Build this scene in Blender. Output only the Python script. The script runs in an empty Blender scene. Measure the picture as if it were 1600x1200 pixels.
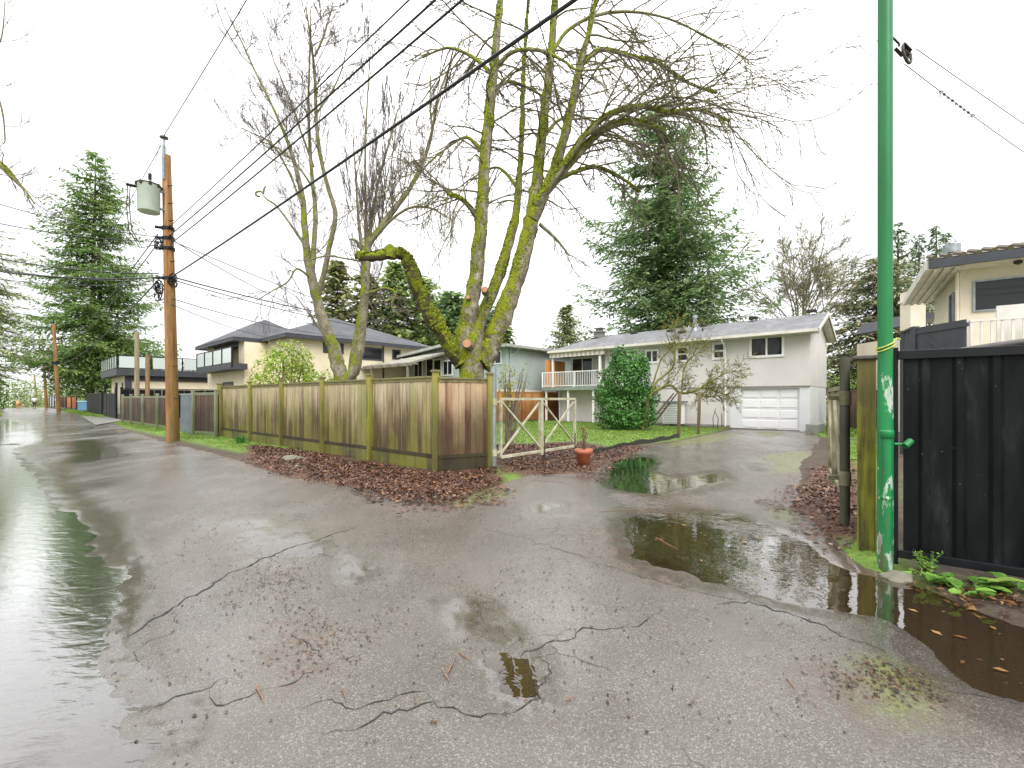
import bpy, math, random
import numpy as np
from mathutils import Vector, Matrix, noise as mnoise

# ------------------------------------------------------------------ camera, world, light
F = 711.0; HOR = 622.0; EYE = 1.5
scene = bpy.context.scene
cam_data = bpy.data.cameras.new("camera"); cam = bpy.data.objects.new("camera", cam_data)
scene.collection.objects.link(cam); scene.camera = cam
cam.location = (0, 0, EYE); cam.rotation_euler = (math.radians(90), 0, 0)
cam_data.sensor_width = 36.0; cam_data.lens = 16.0
cam_data.shift_y = (HOR - 600.0) / 1600.0
cam_data.clip_start = 0.05; cam_data.clip_end = 3000

SUN_EL, SUN_AZ = math.radians(42), math.radians(170)
world = bpy.data.worlds.new("World"); scene.world = world; world.use_nodes = True
wn = world.node_tree; wn.nodes.clear()
wo = wn.nodes.new("ShaderNodeOutputWorld"); bg = wn.nodes.new("ShaderNodeBackground")
sky = wn.nodes.new("ShaderNodeTexSky"); sky.sky_type = 'NISHITA'; sky.sun_disc = False
sky.sun_elevation = SUN_EL; sky.sun_rotation = SUN_AZ
sky.air_density = 1.0; sky.dust_density = 6.0
# thick rain cloud: the cloud layer covers nearly all of the blue
tc = wn.nodes.new("ShaderNodeTexCoord"); cn = wn.nodes.new("ShaderNodeTexNoise")
cn.inputs['Scale'].default_value = 1.6; cn.inputs['Detail'].default_value = 5
wn.links.new(tc.outputs['Generated'], cn.inputs['Vector'])
cr = wn.nodes.new("ShaderNodeValToRGB")
cr.color_ramp.elements[0].position = .3; cr.color_ramp.elements[0].color = (.90, .915, .94, 1)
cr.color_ramp.elements[1].position = .7; cr.color_ramp.elements[1].color = (1.08, 1.08, 1.08, 1)
wn.links.new(cn.outputs['Fac'], cr.inputs['Fac'])
# a closed overcast is brightest overhead (about as the CIE overcast sky)
sx_ = wn.nodes.new("ShaderNodeSeparateXYZ"); wn.links.new(tc.outputs['Generated'], sx_.inputs[0])
def wm(op, a, b):
    nd = wn.nodes.new("ShaderNodeMath"); nd.operation = op
    for i_, v_ in enumerate((a, b)):
        if isinstance(v_, (int, float)): nd.inputs[i_].default_value = v_
        else: wn.links.new(v_, nd.inputs[i_])
    return nd.outputs[0]
lum = wm('MULTIPLY', wm('ADD', wm('MULTIPLY', wm('POWER', wm('MAXIMUM', sx_.outputs[2], 0.0), 2.6), 2.3), 1.0), 8.0)
vm = wn.nodes.new("ShaderNodeVectorMath"); vm.operation = 'SCALE'; wn.links.new(cr.outputs['Color'], vm.inputs[0]); wn.links.new(lum, vm.inputs['Scale'])
mx = wn.nodes.new("ShaderNodeMix"); mx.data_type = 'RGBA'; mx.inputs['Factor'].default_value = 0.95
wn.links.new(sky.outputs['Color'], mx.inputs['A']); wn.links.new(vm.outputs[0], mx.inputs['B'])
wn.links.new(mx.outputs['Result'], bg.inputs['Color']); bg.inputs['Strength'].default_value = 0.11
wn.links.new(bg.outputs['Background'], wo.inputs['Surface'])

sd = bpy.data.lights.new("sun", 'SUN'); sd.energy = 1.4; sd.angle = math.radians(35); sd.color = (1, .97, .93)
so = bpy.data.objects.new("sun", sd); scene.collection.objects.link(so)
so.rotation_euler = (math.radians(90) - SUN_EL, 0, math.radians(180) - SUN_AZ)
scene.view_settings.view_transform = 'Standard'; scene.view_settings.look = 'None'
scene.view_settings.exposure = 0.70; scene.view_settings.gamma = 1.0
scene.cycles.use_denoising = True
scene.cycles.max_bounces = 7; scene.cycles.diffuse_bounces = 3; scene.cycles.glossy_bounces = 3
scene.cycles.transparent_max_bounces = 8; scene.cycles.transmission_bounces = 4

# ------------------------------------------------------------------ frames
ax = Vector((-.7412, .6713, 0)); bx_ = Vector((.6713, .7412, 0)); UP = Vector((0, 0, 1))
def AB(a, b, z=0.): return ax * a + bx_ * b + UP * z
def P(u, v, Y): return Vector(((u - 800) / F * Y, Y, EYE + (HOR - v) / F * Y))
def G(u, v, z=0.):
    Y = (EYE - z) * F / (v - HOR); return Vector(((u - 800) / F * Y, Y, z))
def toab(p): return (p[0] * ax.x + p[1] * ax.y, p[0] * bx_.x + p[1] * bx_.y)
def lerp(a, b, t): return a + (b - a) * t
def U(a, b): return random.uniform(a, b)

# ------------------------------------------------------------------ objects, labels
def _tag(o, label=None, cat=None, group=None, kind=None):
    if label: o["label"] = label
    if cat: o["category"] = cat
    if group: o["group"] = group
    if kind: o["kind"] = kind
    return o
def thing(name, label, cat, loc=(0, 0, 0), group=None):
    o = bpy.data.objects.new(name, None); scene.collection.objects.link(o)
    o.location = loc; o.empty_display_size = .2
    return _tag(o, label, cat, group)
def root_of(o):
    T = Vector((0, 0, 0))
    while o is not None: T += o.location; o = o.parent
    return T
class MB:
    def __init__(s): s.v = []; s.f = []
    def add(s, vs, fs):
        n = len(s.v); s.v.extend([tuple(p) for p in vs]); s.f.extend([tuple(i + n for i in f) for f in fs]); return s
    def box(s, o, x, y, z):
        o = Vector(o); x = Vector(x); y = Vector(y); z = Vector(z)
        fs = [(0, 3, 2, 1), (4, 5, 6, 7), (0, 1, 5, 4), (1, 2, 6, 5), (2, 3, 7, 6), (3, 0, 4, 7)]
        if x.cross(y).dot(z) < 0: fs = [f[::-1] for f in fs]
        return s.add([o, o + x, o + x + y, o + y, o + z, o + x + z, o + x + y + z, o + y + z], fs)
    def ab(s, a0, a1, b0, b1, z0, z1):
        return s.box(AB(a0, b0, z0), ax * (a1 - a0), bx_ * (b1 - b0), UP * (z1 - z0))
    def cbox(s, c, x, y, z):   # centred
        x = Vector(x); y = Vector(y); z = Vector(z); return s.box(Vector(c) - x / 2 - y / 2 - z / 2, x, y, z)
    def bar(s, p, q, w, h, up=UP):  # rectangular bar from p to q
        p = Vector(p); q = Vector(q); d = (q - p)
        if d.length < 1e-6: return s
        dn = d.normalized()
        side = dn.cross(up)
        if side.length < 1e-3: side = dn.cross(Vector((1, 0, 0)))
        side.normalize(); u2 = side.cross(dn)
        return s.box(p - side * w / 2 - u2 * h / 2, d, side * w, u2 * h)
    def tube(s, pts, rad, n=6, cap=True):
        pts = [Vector(p) for p in pts]
        if not hasattr(rad, '__len__'): rad = [rad] * len(pts)
        base = len(s.v); t0 = (pts[1] - pts[0]).normalized()
        r = t0.orthogonal().normalized()
        for i, p in enumerate(pts):
            a = pts[max(i - 1, 0)]; b = pts[min(i + 1, len(pts) - 1)]
            t = (b - a)
            if t.length < 1e-9: t = t0
            t = t.normalized(); r = r - t * r.dot(t)
            if r.length < 1e-6: r = t.orthogonal()
            r.normalize(); q = t.cross(r)
            for k in range(n):
                an = 2 * math.pi * k / n; s.v.append(tuple(p + (r * math.cos(an) + q * math.sin(an)) * rad[i]))
        for i in range(len(pts) - 1):
            for k in range(n):
                k2 = (k + 1) % n
                s.f.append((base + i * n + k, base + i * n + k2, base + (i + 1) * n + k2, base + (i + 1) * n + k))
        if cap:
            m = base + (len(pts) - 1) * n; e = len(s.v); s.v.extend(s.v[base:base + n]); s.v.extend(s.v[m:m + n])
            s.f.append(tuple(e + k for k in range(n))[::-1]); s.f.append(tuple(e + n + k for k in range(n)))
        return s
    def cyl(s, p, q, r, n=16, r2=None): return s.tube([p, q], [r, r if r2 is None else r2], n)
    def lathe(s, c, prof, n=20):
        base = len(s.v); c = Vector(c)
        for (r, z) in prof:
            for k in range(n):
                an = 2 * math.pi * k / n; s.v.append((c.x + r * math.cos(an), c.y + r * math.sin(an), c.z + z))
        for i in range(len(prof) - 1):
            for k in range(n):
                k2 = (k + 1) % n
                s.f.append((base + i * n + k, base + i * n + k2, base + (i + 1) * n + k2, base + (i + 1) * n + k))
        return s
    def prism(s, poly, d):   # polygon (list of Vector) extruded by vector d
        n = len(poly); d = Vector(d); poly = [Vector(p) for p in poly]
        nrm = Vector((0, 0, 0))
        for i in range(n): nrm += poly[i].cross(poly[(i + 1) % n])
        if nrm.dot(d) < 0: poly = poly[::-1]
        vs = poly + [p + d for p in poly]
        fs = [tuple(range(n))[::-1], tuple(range(n, 2 * n))] + [(i, (i + 1) % n, n + (i + 1) % n, n + i) for i in range(n)]
        return s.add(vs, fs)
    def build(s, name, mat, parent=None, smooth=False, bevel=0):
        me = bpy.data.meshes.new(name); me.from_pydata(s.v, [], s.f); me.materials.append(mat)
        if smooth: me.polygons.foreach_set('use_smooth', [len(f) <= 4 for f in s.f])
        me.update()
        return link(name, me, parent, bevel)
def link(name, me, parent=None, bevel=0):
    o = bpy.data.objects.new(name, me); scene.collection.objects.link(o)
    if parent is not None:
        o.parent = parent
        T = root_of(parent) if parent.type == 'EMPTY' else Vector((0, 0, 0))
        o.matrix_parent_inverse = Matrix.Translation(-T)
    if bevel:
        m = o.modifiers.new("bevel", 'BEVEL'); m.width = bevel; m.segments = 2; m.limit_method = 'ANGLE'
    return o
def npmesh(name, V, Fc, mat, parent=None, smooth=False, attrs=None):
    V = np.asarray(V, dtype=np.float32); Fc = np.asarray(Fc, dtype=np.int32)
    k = Fc.shape[1]; me = bpy.data.meshes.new(name)
    me.vertices.add(len(V)); me.vertices.foreach_set('co', V.ravel())
    me.loops.add(Fc.size); me.loops.foreach_set('vertex_index', Fc.ravel())
    me.polygons.add(len(Fc)); me.polygons.foreach_set('loop_start', np.arange(0, Fc.size, k, dtype=np.int32))
    me.update(calc_edges=True)
    if smooth: me.polygons.foreach_set('use_smooth', np.ones(len(Fc), dtype=bool))
    for an, arr in (attrs or {}).items():
        at = me.attributes.new(an, 'FLOAT', 'POINT'); at.data.foreach_set('value', np.asarray(arr, dtype=np.float32))
    me.materials.append(mat); me.validate()
    return link(name, me, parent)

# ------------------------------------------------------------------ material kit
class NT:
    def __init__(s, name):
        s.m = bpy.data.materials.new(name); s.m.use_nodes = True; s.t = s.m.node_tree; s.t.nodes.clear()
        s.out = s.t.nodes.new("ShaderNodeOutputMaterial"); s.b = s.t.nodes.new("ShaderNodeBsdfPrincipled")
        s.t.links.new(s.b.outputs[0], s.out.inputs[0]); s.g = s.t.nodes.new("ShaderNodeNewGeometry")
    def n(s, kind, **kw):
        nd = s.t.nodes.new(kind)
        for k, v in kw.items(): setattr(nd, k, v)
        return nd
    def L(s, a, b): s.t.links.new(a, b)
    def _in(s, sock, v):
        if hasattr(v, 'is_output') or isinstance(v, bpy.types.NodeSocket): s.L(v, sock)
        else: sock.default_value = v
    def pos(s, scale=(1, 1, 1), rot=0):
        mp = s.n("ShaderNodeMapping"); mp.inputs['Scale'].default_value = scale
        mp.inputs['Rotation'].default_value = (0, 0, rot)
        s.L(s.g.outputs['Position'], mp.inputs['Vector']); return mp.outputs[0]
    def noise(s, vec, scale, detail=4, rough=.55, dist=0):
        nd = s.n("ShaderNodeTexNoise"); s.L(vec, nd.inputs['Vector']); nd.inputs['Scale'].default_value = scale
        nd.inputs['Detail'].default_value = detail; nd.inputs['Roughness'].default_value = rough
        nd.inputs['Distortion'].default_value = dist; return nd.outputs['Fac']
    def vor(s, vec, scale, out='Distance', feature='F1'):
        nd = s.n("ShaderNodeTexVoronoi"); nd.feature = feature; s.L(vec, nd.inputs['Vector']); nd.inputs['Scale'].default_value = scale
        return nd.outputs[out]
    def ramp(s, f, stops):
        nd = s.n("ShaderNodeValToRGB"); s.L(f, nd.inputs[0]); e = nd.color_ramp.elements
        while len(e) < len(stops): e.new(.5)
        for i, (p, c) in enumerate(stops):
            e[i].position = p; e[i].color = (c[0], c[1], c[2], 1) if hasattr(c, '__len__') else (c, c, c, 1)
        return nd.outputs[0]
    def mix(s, f, a, b, mode='MIX'):
        nd = s.n("ShaderNodeMix"); nd.data_type = 'RGBA'; nd.blend_type = mode
        s._in(nd.inputs[0], f)
        for sock, v in ((nd.inputs[6], a), (nd.inputs[7], b)):
            if isinstance(v, tuple): v = (v[0], v[1], v[2], 1)
            s._in(sock, v)
        return nd.outputs[2]
    def math(s, op, a, b=0., c=None, clamp=False):
        nd = s.n("ShaderNodeMath"); nd.operation = op; nd.use_clamp = clamp
        s._in(nd.inputs[0], a); s._in(nd.inputs[1], b)
        if c is not None: s._in(nd.inputs[2], c)
        return nd.outputs[0]
    def attr(s, name):
        nd = s.n("ShaderNodeAttribute"); nd.attribute_name = name; return nd.outputs['Fac']
    def sep(s, i):
        nd = s.n("ShaderNodeSeparateXYZ"); s.L(s.g.outputs['Position'], nd.inputs[0]); return nd.outputs[i]
    def bump(s, h, strength=.3, dist=.02):
        nd = s.n("ShaderNodeBump"); nd.inputs['Strength'].default_value = strength; nd.inputs['Distance'].default_value = dist
        s.L(h, nd.inputs['Height']); s.L(nd.outputs[0], s.b.inputs['Normal']); return nd
    def set(s, col=None, rough=None, metal=None, spec=None):
        if col is not None: s._in(s.b.inputs['Base Color'], (col[0], col[1], col[2], 1) if isinstance(col, tuple) else col)
        if rough is not None: s._in(s.b.inputs['Roughness'], rough)
        if metal is not None: s.b.inputs['Metallic'].default_value = metal
        if spec is not None: s.b.inputs['Specular IOR Level'].default_value = spec
        return s
def simple(name, col, rough=.6, var=.25, scale=6, metal=0, bump=.15, bscale=None, stretch=(1, 1, 1), spec=.5, dirt=None, dirt_amt=.4):
    t = NT(name); p = t.pos(stretch); f = t.noise(p, scale, 5)
    lo = tuple(c * (1 - var) for c in col); hi = tuple(min(1, c * (1 + var * .7)) for c in col)
    c = t.ramp(f, [(.3, lo), (.7, hi)])
    if dirt: c = t.mix(t.math('MULTIPLY', t.ramp(t.noise(p, scale * .35, 6, .65), [(.45, 0), (.7, 1)]), dirt_amt), c, dirt)
    t.set(c, rough, metal, spec)
    if bump: t.bump(t.noise(p, bscale or scale * 6, 4), bump, .01)
    return t.m
def leafmat(name, c1, c2, rough=.55, trans=.0, c3=None):
    t = NT(name); r = t.g.outputs['Random Per Island']; p = t.pos()
    st = [(0, c1), (.6, c2)] + ([(.95, c3)] if c3 else [])
    c = t.ramp(r, st)
    v = t.ramp(t.noise(p, 1.3, 3), [(.3, .62), (.7, 1.25)])
    t.set(t.mix(1.0, c, v, 'MULTIPLY'), rough, 0, .35)
    if trans:
        tr = t.n("ShaderNodeBsdfTranslucent"); t.L(c, tr.inputs[0]); ms = t.n("ShaderNodeMixShader")
        ms.inputs[0].default_value = trans; t.L(t.b.outputs[0], ms.inputs[1]); t.L(tr.outputs[0], ms.inputs[2]); t.L(ms.outputs[0], t.out.inputs[0])
    return t.m

# ------------------------------------------------------------------ numpy helpers
rng = np.random.default_rng(7)
def vnoise(x, y, scale, seed=0, octv=3):
    out = 0.; amp = 1.; tot = 0.
    for o in range(octv):
        X = x * scale + 37.1 * seed + 11.3 * o; Y = y * scale + 91.7 * seed - 5.9 * o
        xi = np.floor(X).astype(np.int64); yi = np.floor(Y).astype(np.int64); fx = X - xi; fy = Y - yi
        fx = fx * fx * (3 - 2 * fx); fy = fy * fy * (3 - 2 * fy)
        def h(a, b):
            n = (a * 374761393 + b * 668265263 + (seed * 7 + o) * 144269) & 0x7fffffff
            n = ((n ^ (n >> 13)) * 1274126177) & 0x7fffffff
            return ((n ^ (n >> 16)) & 0xffff) / 65535.0
        v = (h(xi, yi) * (1 - fx) + h(xi + 1, yi) * fx) * (1 - fy) + (h(xi, yi + 1) * (1 - fx) + h(xi + 1, yi + 1) * fx) * fy
        out = out + amp * v; tot += amp; amp *= .5; scale *= 2.03
    return out / tot
def sdf(x, y, poly):   # signed distance to polygon, negative inside
    d = np.full(x.shape, 1e9); inside = np.zeros(x.shape, bool); n = len(poly)
    for i in range(n):
        x0, y0 = poly[i][0], poly[i][1]; x1, y1 = poly[(i + 1) % n][0], poly[(i + 1) % n][1]
        ex, ey = x1 - x0, y1 - y0; wx, wy = x - x0, y - y0
        t = np.clip((wx * ex + wy * ey) / (ex * ex + ey * ey + 1e-12), 0, 1)
        d = np.minimum(d, np.hypot(wx - ex * t, wy - ey * t))
        c = ((y0 <= y) & (y1 > y)) | ((y1 <= y) & (y0 > y))
        with np.errstate(divide='ignore', invalid='ignore'):
            xc = x0 + (y - y0) / (y1 - y0 + 1e-12) * ex
        inside ^= c & (x < xc)
    return np.where(inside, -d, d)
def sm(x, a, b): t = np.clip((x - a) / (b - a), 0, 1); return t * t * (3 - 2 * t)

# polygons on the ground from pixels
def gp(*uv): return [tuple(G(u, v)[:2]) for u, v in uv]
def abp(*q): return [tuple(AB(a, b)[:2]) for a, b in q]
ROAD = abp((150, -.9), (150, 4.0)) + gp((170, 660), (240, 688), (345, 712), (430, 742), (540, 759), (640, 769), (700, 771), (765, 762), (800, 752),
      (850, 742), (930, 737), (965, 716), (1010, 700), (1060, 690), (1112, 679), (1150, 671)) + gp((1254, 674), (1278, 684), (1262, 700), (1245, 725), (1238, 755), (1222, 790), (1290, 838), (1330, 880), (1400, 912), (1480, 945), (1640, 1010)) + \
      abp((-4, 2.6), (-30, 2.6), (-30, -2.5), (0, -1.2), (10, -.8), (60, -.35))
PUD = [ # (polygon, depth)
  (gp((965, 812), (985, 868), (1050, 892), (1120, 912), (1200, 935), (1300, 952), (1375, 966), (1428, 1010), (1432, 1040), (1500, 1068), (1590, 1092), (1750, 1110),
      (1760, 970), (1600, 950), (1440, 915), (1380, 897), (1315, 880), (1280, 850), (1210, 828), (1150, 806), (1090, 798), (1000, 800)), .05),
  (gp((768, 1040), (800, 1030), (828, 1034), (836, 1062), (832, 1086), (800, 1098), (776, 1085)), .03),
  (gp((440, 870), (470, 855), (515, 848), (516, 866), (480, 872)), .005),
  (gp((395, 815), (430, 812), (442, 838), (480, 848), (465, 858), (425, 845)), .004),
  (gp((945, 735), (965, 716), (1005, 712), (1030, 722), (1018, 736), (1045, 744), (1120, 736), (1135, 748), (1090, 762), (1020, 774), (960, 762)), .022),
  (gp((1165, 722), (1205, 724), (1200, 736), (1170, 738)), .004),
  (gp((845, 792), (870, 790), (868, 800), (846, 800)), .004),
  (gp((680, 935), (760, 960), (800, 985), (800, 1010), (760, 1000), (700, 970)), .004),
  (gp((545, 875), (590, 885), (575, 905), (555, 895)), .004),
  (abp((-6, .3), (1.9, .34), (2.6, .55), (3.6, .5), (5, .75), (6.4, .62), (8.2, .66), (10, .5), (13, .42), (17, .2), (22, .15), (22, -1.0), (-6, -1.4)), .03),
  (gp((200, 1100), (260, 1085), (330, 1130), (300, 1200), (150, 1200)), .004),
  (gp((118, 690), (138, 688), (150, 698), (178, 706), (170, 714), (140, 717), (120, 722), (132, 710), (128, 700)), .004),
  (gp((5, 655), (40, 662), (60, 690), (20, 700), (-30, 690)), .004),
]
WATER_Z = -0.010
def road_h(x, y):
    a = x * ax.x + y * ax.y; b = x * bx_.x + y * bx_.y
    nx = (vnoise(x, y, 1.1, 3) - .5) * .5; ny = (vnoise(x, y, 1.1, 4) - .5) * .5
    fx = (vnoise(x, y, 7, 5, 4) - .5) * .16; fy = (vnoise(x, y, 7, 6, 4) - .5) * .16
    dist = np.hypot(x, y)
    h = (vnoise(x, y, .35, 1, 2) - .5) * .010 + (vnoise(x, y, 5, 2, 3) - .5) * .005 + .004
    wet = np.zeros_like(h); pud = np.zeros_like(h)
    for i, (poly, dep) in enumerate(PUD):
        w = .5 if i in (0, 9) else .7
        s_ = sdf(x + nx * w + fx, y + ny * w + fy, poly)
        m = 1 - sm(s_, -.40 if i in (0, 9) else -.12, .16)
        h = h - dep * m * (1 + (vnoise(x, y, 3.1, 55) - .5) * .9)
        wet = np.maximum(wet, 1 - sm(s_, -.1, .5)); pud = np.maximum(pud, (1 - sm(s_, -.12, .22)) * (dep < .01))
    s_ = sdf(x + nx * .5 + fx, y + ny * .5 + fy, ROAD)
    h = h - sm(s_, 0, .25) * .03
    h = h - 0.0011 * np.clip(a - 100, 0, 200) ** 2 * (np.abs(b) < 25)
    road_h.pud = pud
    return h, wet, s_
def verge_h(x, y):
    a = x * ax.x + y * ax.y; b = x * bx_.x + y * bx_.y
    nx = (vnoise(x, y, 1.1, 3) - .5) * .5; ny = (vnoise(x, y, 1.1, 4) - .5) * .5
    fx = (vnoise(x, y, 7, 5) - .5) * .08; fy = (vnoise(x, y, 7, 6) - .5) * .08
    s_ = sdf(x + nx * .5 + fx, y + ny * .5 + fy, ROAD)
    h = -.05 + sm(s_, -.12, .3) * .07 + (vnoise(x, y, 2.2, 9) - .5) * .04 + sm(s_, .2, 1.2) * .02
    h = h + (vnoise(x, y, 14, 8) - .5) * .015
    h = h - 0.0011 * np.clip(a - 100, 0, 200) ** 2 * (np.abs(b) < 25)
    h = h - 2.5 * sm(np.hypot(x, y), 140, 400)
    return h, s_
def hz(p):   # ground height at a point
    x = np.array([p[0]]); y = np.array([p[1]])
    return float(max(road_h(x, y)[0][0], verge_h(x, y)[0][0]))
# ------------------------------------------------------------------ ground sheets
def polar(r0, r1, nr, th0, th1, nt):
    r = np.exp(np.linspace(math.log(r0), math.log(r1), nr)); th = np.radians(np.linspace(th0, th1, nt))
    R, T = np.meshgrid(r, th, indexing='ij'); x = (R * np.sin(T)).ravel(); y = (R * np.cos(T)).ravel()
    i = np.arange(nr - 1)[:, None] * nt + np.arange(nt - 1)[None, :]
    f = np.stack([i, i + nt, i + nt + 1, i + 1], -1).reshape(-1, 4)[:, ::-1]
    return x, y, f
MUD = [gp((915, 825), (955, 822), (965, 850), (1000, 880), (1070, 905), (1060, 925), (975, 900), (925, 868)),
       gp((1270, 1050), (1360, 1040), (1440, 1070), (1490, 1120), (1380, 1140), (1300, 1100)),
       gp((960, 775), (1020, 765), (1100, 780), (1120, 800), (1000, 802)),
       gp((1190, 790), (1290, 770), (1300, 860), (1260, 830)), gp((520, 770), (700, 780), (800, 765), (800, 790), (640, 812)),
       gp((440, 980), (490, 1010), (500, 1050), (460, 1070), (440, 1020))]
MOSS = [gp((1195, 712), (1250, 705), (1285, 712), (1275, 735), (1215, 738)), gp((1180, 676), (1230, 674), (1200, 684)), gp((1210, 800), (1240, 795), (1250, 808), (1215, 812)),
        gp((700, 760), (770, 750), (790, 775), (720, 790)), gp((1040, 688), (1110, 678), (1160, 676), (1120, 690), (1050, 698)), gp((1370, 1045), (1400, 1050), (1420, 1110), (1390, 1110))]
# asphalt: alley and driveway in one worn sheet
t = NT("asphalt"); p = t.pos(); wet = t.attr("wet"); mud = t.attr("mud"); moss = t.attr("moss")
big = t.noise(p, .45, 5, .6); fine = t.noise(p, 105, 5, .75); grit = t.vor(p, 120)
c = t.ramp(big, [(.3, (.054, .048, .040)), (.7, (.118, .106, .090))])
c = t.mix(1.0, c, t.ramp(fine, [(.28, .35), (.72, 1.7)]), 'MULTIPLY')
stone = t.ramp(t.vor(p, 170, 'Color'), [(.74, 0), (.8, 1)])
c = t.mix(t.math('MULTIPLY', stone, .40), c, (.34, .31, .27))
c = t.mix(t.math('MULTIPLY', wet, .35), c, (.05, .043, .033))
stain = t.ramp(t.noise(p, 1.6, 7, .7, .4), [(.5, 0), (.68, 1)])
c = t.mix(t.math('MULTIPLY', stain, .28), c, (.055, .05, .04))
wv = t.n("ShaderNodeVectorMath"); wv.operation = 'ADD'; nn_ = t.n("ShaderNodeTexNoise"); nn_.inputs['Scale'].default_value = 2.6; nn_.inputs['Detail'].default_value = 5; t.L(p, nn_.inputs['Vector'])
sc_ = t.n("ShaderNodeVectorMath"); sc_.operation = 'SCALE'; sc_.inputs['Scale'].default_value = .55; t.L(nn_.outputs['Color'], sc_.inputs[0]); t.L(p, wv.inputs[0]); t.L(sc_.outputs[0], wv.inputs[1])
ck = t.math('MULTIPLY', t.ramp(t.vor(wv.outputs[0], 1.9, 'Distance', 'DISTANCE_TO_EDGE'), [(.006, 1), (.020, 0)]), t.ramp(t.noise(p, .55, 3), [(.54, 0), (.60, 1)]))
ck = t.math('MAXIMUM', ck, t.math('MULTIPLY', t.ramp(t.vor(wv.outputs[0], 5.5, 'Distance', 'DISTANCE_TO_EDGE'), [(.012, 1), (.04, 0)]), t.ramp(t.noise(p, .62, 4), [(.60, 0), (.68, 1)])))
c = t.mix(t.math('MULTIPLY', ck, .8), c, (.018, .015, .012))
md = t.math('MULTIPLY', mud, t.ramp(t.noise(p, 9, 6, .75), [(.42, 0), (.6, 1)]))
c = t.mix(t.math('MULTIPLY', md, .9), c, t.ramp(t.noise(p, 60, 3), [(.3, (.045, .026, .017)), (.7, (.13, .078, .05))]))
ms = t.math('MULTIPLY', moss, t.ramp(t.noise(p, 7, 6, .75), [(.36, 0), (.55, 1)]))
c = t.mix(t.math('MULTIPLY', ms, .85), c, t.ramp(t.noise(p, 40, 3), [(.3, (.05, .06, .01)), (.7, (.17, .19, .03))]))
film = t.ramp(t.noise(t.pos((1, .35, 1), math.radians(48)), .7, 5, .6, .3), [(.40, .07), (.60, .30)])
film = t.math('SUBTRACT', film, t.math('MULTIPLY', wet, .22)); pf_ = t.math('MULTIPLY', t.attr('pud'), t.ramp(t.noise(t.pos((1, 2.2, 1), math.radians(48)), 5, 5, .7), [(.38, 0), (.55, 1)])); film = t.math('SUBTRACT', film, t.math('MULTIPLY', pf_, .22)); c = t.mix(t.math('MULTIPLY', pf_, .55), c, (.05, .042, .03)); film = t.math('ADD', film, t.math('MULTIPLY', t.math('MAXIMUM', md, ms), .3), clamp=True)
t.set(c, t.math('MAXIMUM', film, .04), 0, 1.0)
h1 = t.math('SUBTRACT', t.math('ADD', t.math('MULTIPLY', fine, .6), t.math('MULTIPLY', grit, .8)), t.math('MULTIPLY', ck, 1.2))
bn = t.bump(h1, .42, .008); bs = t.math('SUBTRACT', .44, t.math('MULTIPLY', t.math('MAXIMUM', wet, pf_), .40)); t.L(t.math('MULTIPLY', bs, t.ramp(film, [(.08, .45), (.34, 1)])), bn.inputs['Strength'])
M_asph = t.m
x, y, f = polar(.9, 190, 430, -62, 62, 520)
h, w, s_ = road_h(x, y); pud_ = road_h.pud
md_ = np.zeros_like(x); ms_ = np.zeros_like(x)
for q in MUD: md_ = np.maximum(md_, 1 - sm(sdf(x, y, q), -.15, .25))
for q in MOSS: ms_ = np.maximum(ms_, 1 - sm(sdf(x, y, q), -.1, .25))
md_ = np.maximum(md_, sm(s_, -.5, -.02))
keep = (s_ < .6)[f].any(1)
def compact(V, Fc, attrs):
    used = np.unique(Fc); mp = np.full(len(V), -1); mp[used] = np.arange(len(used))
    return V[used], mp[Fc], {k: v[used] for k, v in attrs.items()}
V, Fc, at = compact(np.stack([x, y, h], 1), f[keep], dict(wet=w, mud=md_, moss=ms_, pud=pud_))
_tag(npmesh("road", V, Fc, M_asph, None, True, at), kind="structure")
x2, y2, f2 = polar(.9, 60, 90, 62, 298, 120)      # the alley behind and beside the camera
h2, w2, s2 = road_h(x2, y2); k2 = (s2 < .6)[f2].any(1)
V, Fc, at = compact(np.stack([x2, y2, h2 - .0], 1), f2[k2], dict(wet=w2, mud=w2 * 0, moss=w2 * 0))
_tag(npmesh("road", V, Fc, M_asph, None, True, at), kind="structure")

# soil, moss and grass ground
LAWN = gp((775, 695), (850, 693), (905, 690), (960, 700), (1050, 688), (1110, 676), (1135, 668)) + abp((7.2, 23.2), (22, 23.2), (24, 8.5), (8.2, 8.3))
GRASS2 = [gp((1262, 664), (1290, 660), (1370, 664), (1375, 690), (1290, 684)), abp((9.5, 4.6), (14.5, 4.3), (22, 4.1), (36, 4.0), (37, 4.7), (22, 5.4), (14, 5.5)), abp((46, 4.2), (82, 4.2), (82, 5.4), (46, 5.2)),
          gp((1300, 870), (1345, 850), (1375, 870), (1395, 910), (1340, 905)), gp((1330, 690), (1375, 700), (1370, 780), (1335, 800)), abp((12, -1.0), (75, -.5), (75, -3.2), (12, -3.2)),
          gp((720, 745), (790, 735), (810, 752), (740, 760))]
LITTER = [gp((395, 700), (440, 704), (510, 714), (590, 730), (688, 745), (770, 735), (780, 765), (700, 788), (630, 788), (540, 764), (440, 742), (390, 722)),
          gp((770, 700), (850, 696), (905, 696), (950, 706), (925, 735), (850, 742), (790, 740)),
          gp((1268, 760), (1285, 735), (1322, 722), (1348, 800), (1334, 842), (1300, 836), (1262, 800)), gp((930, 712), (985, 698), (1010, 702), (960, 722), (935, 730))]
def zones(x, y):
    g = 1 - sm(sdf(x, y, LAWN), -.2, .4)
    for q in GRASS2: g = np.maximum(g, 1 - sm(sdf(x, y, q), -.1, .4))
    l = np.zeros_like(x)
    for q in LITTER: l = np.maximum(l, 1 - sm(sdf(x, y, q), -.05, .35))
    return g, l
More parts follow.
